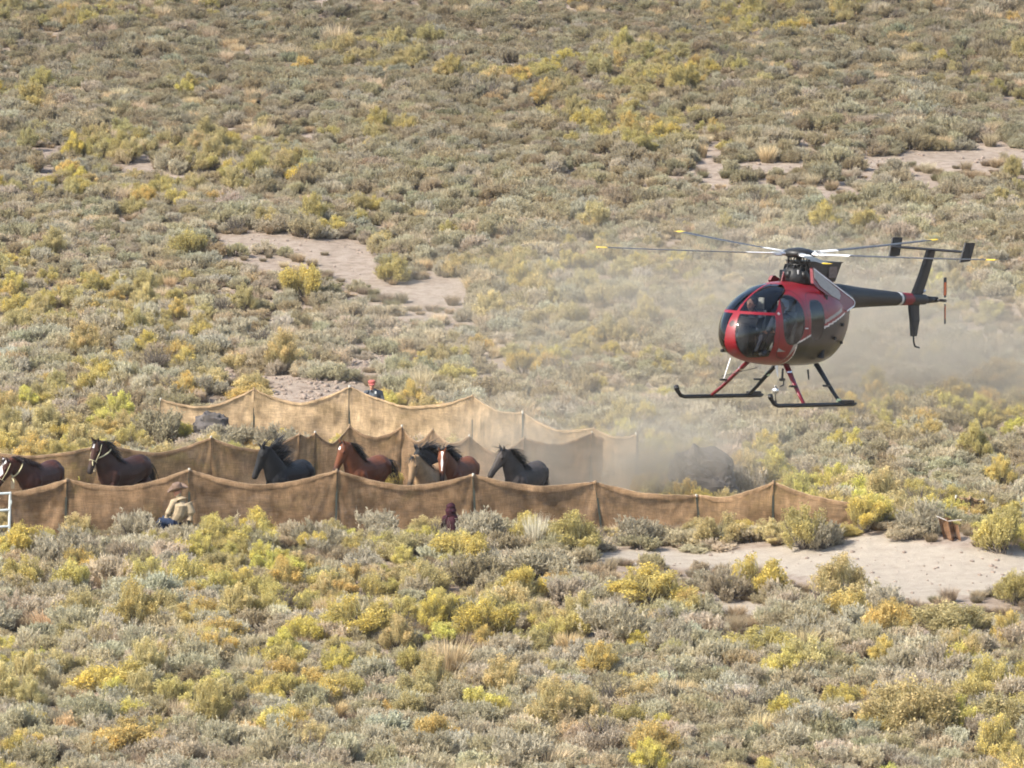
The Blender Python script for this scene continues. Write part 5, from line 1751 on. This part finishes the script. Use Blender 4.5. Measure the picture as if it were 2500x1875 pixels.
for i, (px, py, wp, hp, kind, ti, lab) in enumerate(HAND):
    g = ground(px, py)
    s = ppm(g[1])
    r = random.Random(i * 13 + 1)
    var = r.randrange(len(PROTO[kind]))
    sx = .92 * min(wp / s / PROTO[kind][var]['w'], 2.1)
    sz = .92 * hp / s / PROTO[kind][var]['h']
    place_shrub((kind, var, g[0], g[1], g[2] - .01, r.random() * 6.28, sx, sz, ti, TINTS[kind][ti]), lab, 'shrubs picked out on the slope', True)
    hand_xy.append((g[0], g[1], sx * .42))

# the rest of the cover
def scatter():
    cell = .53
    ys = np.arange(89, 246, cell)
    pts = []
    for y in ys:
        hw = y * 1250 / FPX + 7
        xs = np.arange(-hw, hw, cell)
        pts.append(np.stack([xs + cell * (rng.random(len(xs)) - .5) * .95, y + cell * (rng.random(len(xs)) - .5) * .95], 1))
    P = np.concatenate(pts)
    x, y = P[:, 0], P[:, 1]
    z = tz(x, y)
    px, py = project(x, y, z)
    jx = px + 14 * (fbm(x * .9, y * .6, 21) - .5) * 2; jy = py + 12 * (fbm(x * .9, y * .6, 22) - .5) * 2
    keep = np.ones(len(P), bool)
    for poly in BARE_POLYS: keep &= ~(in_poly(jx, jy, poly) & (rng.random(len(P)) > .03))
    for poly in BARE_POLYS:      # nothing tall in front that would hide the open ground
        for q in (.25, .5, .75):
            keep &= ~(in_poly(jx, jy - q * FPX / y, poly) & (rng.random(len(P)) > .22))
    gap = fbm(x / 2.2, y / 3.0, 41)
    keep &= ~((gap < .28) & (rng.random(len(P)) < .8))
    keep &= rng.random(len(P)) > .06
    # inside the run between front and back fence hardly anything grows
    f1 = [(F1[i][2], F1[i][3]) for i in range(len(F1))]; f2 = [(F2[i][2], F2[i][3]) for i in range(len(F2))]
    run = f1[:6] + [(1500, 1300), (1600, 1190)] + f2[::-1]
    keep &= ~(in_poly(px, py, run) & (rng.random(len(P)) > .06))
    for (x1, y1, x2, y2, rr) in KEEP_OUT:
        dx, dy = x2 - x1, y2 - y1
        t = np.clip(((x - x1) * dx + (y - y1) * dy) / (dx * dx + dy * dy + 1e-9), 0, 1)
        keep &= np.hypot(x - x1 - t * dx, y - y1 - t * dy) > rr
    for hx, hy, hr in hand_xy:
        keep &= np.hypot(x - hx, (y - hy)) > hr * .8
    P = P[keep]; x, y = P[:, 0], P[:, 1]; px, py = px[keep], py[keep]; z = z[keep]
    n = len(P)
    # species follow broad patches
    patch = fbm(x / 4.5, y / 7.0, 61)
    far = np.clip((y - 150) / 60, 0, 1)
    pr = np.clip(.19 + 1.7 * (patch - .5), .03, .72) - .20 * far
    # greyer sage belt in front of the track, yellower ground around the helicopter and the centre right
    pr = pr - .22 * np.exp(-(((px - 650) / 500) ** 2 + ((py - 830) / 90) ** 2)) + .20 * np.exp(-(((px - 1350) / 350) ** 2 + ((py - 740) / 130) ** 2))
    u = rng.random(n)
    dryp = .11 + .12 * (fbm(x / 3, y / 4, 71) - .5) * 4 + .05 * far
    gr = np.where(fbm(x / 5, y / 6, 81) > .62, .18, .04) + .14 * np.exp(-(((px - 420) / 380) ** 2 + ((py - 240) / 150) ** 2))
    kind = np.where(u < pr, 1, np.where(u < pr + .12 * 0 + np.clip(dryp, 0, .3) * (1 - pr), 2, 0))
    kind = np.where(rng.random(n) < gr, 3, kind)
    kind = np.where(rng.random(n) < .022, 4, kind)
    names = ['sagebrush', 'rabbitbrush', 'dry_shrub', 'bunchgrass', 'dead_shrub']
    recs = []
    big = fbm(x / 3.5, y / 3.5, 91)
    warm = fbm(x / 6, y / 9, 95)
    for i in range(n):
        k = names[kind[i]]
        tl = TINTS[k]
        ti = int(rng.integers(min(len(tl), 3 if k == 'bunchgrass' else 9)))
        if k == 'rabbitbrush' and warm[i] > .55 and rng.random() < .5: ti = int(rng.choice([2, 4]))
        if k == 'rabbitbrush' and y[i] > 150 and rng.random() < .7: ti = int(rng.choice([3, 6, 6]))
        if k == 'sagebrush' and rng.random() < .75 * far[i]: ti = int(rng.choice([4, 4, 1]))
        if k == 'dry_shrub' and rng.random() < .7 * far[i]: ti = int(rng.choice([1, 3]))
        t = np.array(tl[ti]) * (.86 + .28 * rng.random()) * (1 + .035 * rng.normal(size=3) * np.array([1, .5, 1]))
        t = t * (1.20 - (.36 if k != 'bunchgrass' else .22) * far[i])  # light falloff painted into plant colour: brighter up close, darker on the far slope
        s = (.72 + .85 * big[i]) * (.75 + .60 * rng.random()) * .70
        base = {'sagebrush': 1.02, 'rabbitbrush': .92, 'dry_shrub': .80, 'bunchgrass': .70, 'dead_shrub': .85}[k]
        if k == 'bunchgrass': base += .2 * far[i]
        sx = base * s; sz = base * s * (.75 + .4 * rng.random())
        if 1290 < py[i] < 1350: sz *= .62 if px[i] > 1350 else .8
        if 1040 < py[i] < 1130 and 330 < px[i] < 1000: sx *= .8; sz *= .6
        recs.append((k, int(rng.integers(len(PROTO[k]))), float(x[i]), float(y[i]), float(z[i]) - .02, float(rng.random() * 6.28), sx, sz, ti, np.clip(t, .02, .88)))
    return recs, px, py


recs, rpx, rpy = scatter()
rpy = np.array(rpy); rpx = np.array(rpx)


def place_words(px, py, y):
    if py > 1700: d = 'at the bottom edge'
    elif py > 1480: d = 'in the near foreground'
    elif py > 1325: d = 'short of the front fence'
    elif py > 1180: d = 'along the front fence'
    elif py > 1000: d = 'by the rear fences'
    else: d = 'on the far slope'
    if px < 420: q = 'far left'
    elif px < 840: q = 'left'
    elif px < 1250: q = 'centre left'
    elif px < 1660: q = 'centre right'
    elif px < 2080: q = 'right'
    else: q = 'far right'
    return d, q


ORD = ['first', 'second', 'third', 'fourth', 'fifth', 'sixth', 'seventh', 'eighth', 'ninth', 'tenth', 'eleventh', 'twelfth', 'thirteenth', 'fourteenth', 'fifteenth', 'sixteenth',
       'seventeenth', 'eighteenth', 'nineteenth', 'twentieth'] + ['%dth' % k for k in range(21, 80)]
PLACED = {}
GROUP_OF = {'sagebrush': 'sagebrush plants', 'rabbitbrush': 'rabbitbrush plants', 'dry_shrub': 'dry shrubs', 'bunchgrass': 'bunchgrass clumps', 'dead_shrub': 'twiggy leafless shrubs'}


def add_single(i, split):
    rec = recs[i]
    d, q = place_words(rpx[i], rpy[i], rec[3])
    lab = '%s %s %s, %s' % (TINT_WORD[rec[0]][rec[8]], NOUN[rec[0]], d, q)
    o = place_shrub(rec, lab, GROUP_OF[rec[0]], split)
    PLACED.setdefault(lab, []).append((rpx[i], o))


def finish_labels():
    for lab, L in PLACED.items():
        if len(L) < 2: continue
        L.sort(key=lambda t: t[0])
        for k, (_, o) in enumerate(L):
            o['label'] = lab + (', leftmost of its kind there' if k == 0 else ', rightmost of its kind there' if k == len(L) - 1 else ', %s from left' % ORD[k])


vis = (rpx > -60) & (rpx < 2560) & (rpy > -20) & (rpy < 1960)
size = np.array([r[6] * ppm(r[3]) for r in recs])
single = np.zeros(len(recs), bool)
LIMIT = {'sagebrush': 290, 'rabbitbrush': 240, 'dry_shrub': 290, 'bunchgrass': 280, 'dead_shrub': 200}
kinds = np.array([r[0] for r in recs])
for k, lim in LIMIT.items():
    idx = np.where((kinds == k) & vis)[0]
    idx = idx[np.argsort(-(size[idx] + .25 * (rpy[idx] - 937)))][:lim]
    single[idx] = True
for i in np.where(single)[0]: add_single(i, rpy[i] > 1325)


def cover_object(name, kind, label, idx, extra=None):
    """all remaining plants of a kind: points carrying instances of the plant meshes"""
    R = [recs[i] for i in idx]
    me = bpy.data.meshes.new(name)
    n = len(R)
    me.vertices.add(n)
    me.vertices.foreach_set('co', np.array([(r[2], r[3], r[4]) for r in R], np.float32).ravel())
    def att(nm, typ, data, key):
        a = me.attributes.new(nm, typ, 'POINT'); a.data.foreach_set(key, np.asarray(data).ravel())
    att('rot', 'FLOAT_VECTOR', np.array([(0, 0, r[5]) for r in R], np.float32), 'vector')
    att('scl', 'FLOAT_VECTOR', np.array([(r[6], r[6], r[7]) for r in R], np.float32), 'vector')
    att('tint', 'FLOAT_VECTOR', np.array([tuple(r[9]) for r in R], np.float32), 'vector')
    att('var', 'INT', np.array([r[1] for r in R], np.int32), 'value')
    o = link(name, me)
    tag(o, label, CAT[kind], kind='stuff')
    ng = bpy.data.node_groups.new(name + '_nodes', 'GeometryNodeTree')
    ng.interface.new_socket('Geometry', in_out='INPUT', socket_type='NodeSocketGeometry')
    ng.interface.new_socket('Geometry', in_out='OUTPUT', socket_type='NodeSocketGeometry')
    N = ng.nodes; Lk = ng.links
    gi = N.new('NodeGroupInput'); go = N.new('NodeGroupOutput')
    join = N.new('GeometryNodeJoinGeometry')
    srcs = [s for s in bpy.data.objects if s.type == 'MESH' and s.parent is None and s.data in [p['all'] for p in PROTO[kind]]]
    for p in PROTO[kind]:
        src = next(s for s in srcs if s.data == p['all'])
        oi = N.new('GeometryNodeObjectInfo'); oi.inputs['Object'].default_value = src; oi.inputs['As Instance'].default_value = True
        oi.transform_space = 'ORIGINAL'
        Lk.new(oi.outputs['Geometry'], join.inputs[0])
    iop = N.new('GeometryNodeInstanceOnPoints')
    iop.inputs['Pick Instance'].default_value = True
    def named(nm, typ):
        q = N.new('GeometryNodeInputNamedAttribute'); q.data_type = typ; q.inputs['Name'].default_value = nm; return q.outputs['Attribute']
    e2r = N.new('FunctionNodeEulerToRotation')
    Lk.new(named('rot', 'FLOAT_VECTOR'), e2r.inputs[0])
    Lk.new(e2r.outputs[0], iop.inputs['Rotation'])
    Lk.new(named('scl', 'FLOAT_VECTOR'), iop.inputs['Scale'])
    Lk.new(named('var', 'INT'), iop.inputs['Instance Index'])
    Lk.new(gi.outputs[0], iop.inputs['Points']); Lk.new(join.outputs[0], iop.inputs['Instance'])
    Lk.new(iop.outputs[0], go.inputs[0])
    md = o.modifiers.new('scatter', 'NODES'); md.node_group = ng
    return o


# every mesh variant needs one single plant that is not split, as a source
for k in PROTO:
    for vi, p in enumerate(PROTO[k]):
        if not any(o.data == p['all'] for o in bpy.data.objects if o.type == 'MESH' and o.parent is None):
            i = next(j for j in np.argsort(-rpy) if recs[j][0] == k and recs[j][1] == vi and not single[j] and vis[j])
            single[i] = True
            add_single(i, False)
finish_labels()
COVER = {'sagebrush': 'grey green sagebrush covering the hillside', 'rabbitbrush': 'yellow rabbitbrush dotted over the hillside', 'dry_shrub': 'dry tan shrubs between the sagebrush on the hillside',
         'bunchgrass': 'pale dry bunchgrass between the hillside shrubs', 'dead_shrub': 'leafless dark shrubs on the hillside'}
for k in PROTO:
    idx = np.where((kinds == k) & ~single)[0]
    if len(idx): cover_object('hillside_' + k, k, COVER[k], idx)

# low dry litter and grass tufts on the soil between the shrubs
def litter():
    r = np.random.default_rng(77)
    n = 20000
    y = 89 + (246 - 89) * r.random(n) ** 1.15
    x = (r.random(n) * 2 - 1) * (y * 1250 / FPX + 5)
    z = tz(x, y)
    px, py = project(x, y, z)
    keep = np.ones(n, bool)
    for poly in BARE_POLYS: keep &= ~(in_poly(px, py, poly) & (r.random(n) > .01))
    for (x1, y1, x2, y2, rr) in KEEP_OUT:
        dx, dy = x2 - x1, y2 - y1
        t = np.clip(((x - x1) * dx + (y - y1) * dy) / (dx * dx + dy * dy + 1e-9), 0, 1)
        keep &= np.hypot(x - x1 - t * dx, y - y1 - t * dy) > .12
    x, y, z = x[keep], y[keep], z[keep]
    base = len(recs)
    L = [(.46, .37, .24), (.40, .31, .22), (.34, .29, .20), (.50, .38, .24), (.30, .28, .16)]
    out = []
    for i in range(len(x)):
        s = .28 + .3 * r.random()
        out.append(('bunchgrass', int(r.integers(3)), float(x[i]), float(y[i]), float(z[i]) - .01, float(r.random() * 6.28), s, s * (.5 + .5 * r.random()), 0,
                    np.array(L[int(r.integers(5))]) * (.8 + .4 * r.random())))
    recs.extend(out)
    cover_object('grass_litter', 'bunchgrass', 'short dry grass tufts and litter on the soil', range(base, len(recs)))


litter()

# ------------------------------------------------------------------ dust and haze
def dust_mat(name, k, scale, seed, col=(.96, .84, .655), lo=.42, hi=.72, aniso=.25):
    m, t, b = mat_new(name)
    t.nodes.remove(b)
    out = t.nodes['Material Output']
    tc = t.nodes.new('ShaderNodeTexCoord')
    ln = t.nodes.new('ShaderNodeVectorMath'); ln.operation = 'LENGTH'
    t.links.new(tc.outputs['Object'], ln.inputs[0])
    mr = t.nodes.new('ShaderNodeMapRange'); mr.interpolation_type = 'SMOOTHSTEP'
    mr.inputs['From Min'].default_value = .05; mr.inputs['From Max'].default_value = .98
    mr.inputs['To Min'].default_value = 1; mr.inputs['To Max'].default_value = 0
    t.links.new(ln.outputs['Value'], mr.inputs['Value'])
    mp = t.nodes.new('ShaderNodeMapping'); mp.inputs['Location'].default_value = (seed, seed * .7, seed * .3)
    t.links.new(tc.outputs['Object'], mp.inputs['Vector'])
    ns = t.nodes.new('ShaderNodeTexNoise'); ns.inputs['Scale'].default_value = scale; ns.inputs['Detail'].default_value = 3; ns.inputs['Roughness'].default_value = .55
    t.links.new(mp.outputs[0], ns.inputs['Vector'])
    m2 = t.nodes.new('ShaderNodeMapRange'); m2.inputs['From Min'].default_value = lo; m2.inputs['From Max'].default_value = hi
    m2.inputs['To Min'].default_value = .12; m2.inputs['To Max'].default_value = 1.0
    t.links.new(ns.outputs['Fac'], m2.inputs['Value'])
    mu = t.nodes.new('ShaderNodeMath'); mu.operation = 'MULTIPLY'
    t.links.new(mr.outputs[0], mu.inputs[0]); t.links.new(m2.outputs[0], mu.inputs[1])
    mk = t.nodes.new('ShaderNodeMath'); mk.operation = 'MULTIPLY'; mk.inputs[1].default_value = k
    t.links.new(mu.outputs[0], mk.inputs[0])
    pv = t.nodes.new('ShaderNodeVolumePrincipled')
    pv.inputs['Color'].default_value = (*col, 1); pv.inputs['Anisotropy'].default_value = aniso
    t.links.new(mk.outputs[0], pv.inputs['Density'])
    t.links.new(pv.outputs[0], out.inputs['Volume'])
    return m


def dust(px, py, y, rx, ry, rz, k, scale, seed, label):
    import bmesh
    c = at_depth(px, py, y)
    bm = bmesh.new(); bmesh.ops.create_icosphere(bm, subdivisions=3, radius=1)
    me = bpy.data.meshes.new('dust_cloud'); bm.to_mesh(me); bm.free()
    me.materials.append(dust_mat('dust', k, scale, seed))
    o = link('dust_cloud', me); o.location = c; o.scale = (rx, ry, rz)
    tag(o, label, 'dust', kind='stuff')


dust(1520, 1115, 128.9, 5.4, 4.3, 2.2, 1.0, 1.7, 1.0, 'pale dust hanging over the horse run right of the last horse')
dust(1565, 1120, 127.6, 1.5, 2.2, 1.4, .8, 1.5, 6.0, 'denser dust puff at the right end of the rear fences')
dust(1270, 1200, 127.4, 3.0, 2.4, 1.0, .30, 2.2, 2.0, 'thin dust kicked up around the last running horse')
dust(1740, 930, 146.0, 12.5, 18.0, 5.2, .19, 2.0, 3.0, 'broad tan dust veil drifting up the slope behind the helicopter')
dust(2260, 880, 141.0, 5.4, 6.5, 3.2, .62, 2.1, 4.0, 'dust cloud blown up behind and below the helicopter tail')
dust(660, 1215, 125.6, 2.2, 1.1, .7, .35, 2.4, 5.0, 'small dust puff under the black horse')


def haze():
    g = Geo(); g.box((0, 370, 9.5), (1100, 1060, 27))
    # bottom a metre below the lowest ground, camera inside
    m, t, b = mat_new('haze_air')
    t.nodes.remove(b)
    pv = t.nodes.new('ShaderNodeVolumePrincipled')
    pv.inputs['Color'].default_value = (.90, .86, .80, 1)
    pv.inputs['Density'].default_value = .00018
    pv.inputs['Anisotropy'].default_value = .3
    t.links.new(pv.outputs[0], t.nodes['Material Output'].inputs['Volume'])
    o = g.obj('haze', m)
    tag(o, 'thin warm haze in the air', 'haze', kind='stuff')


haze()
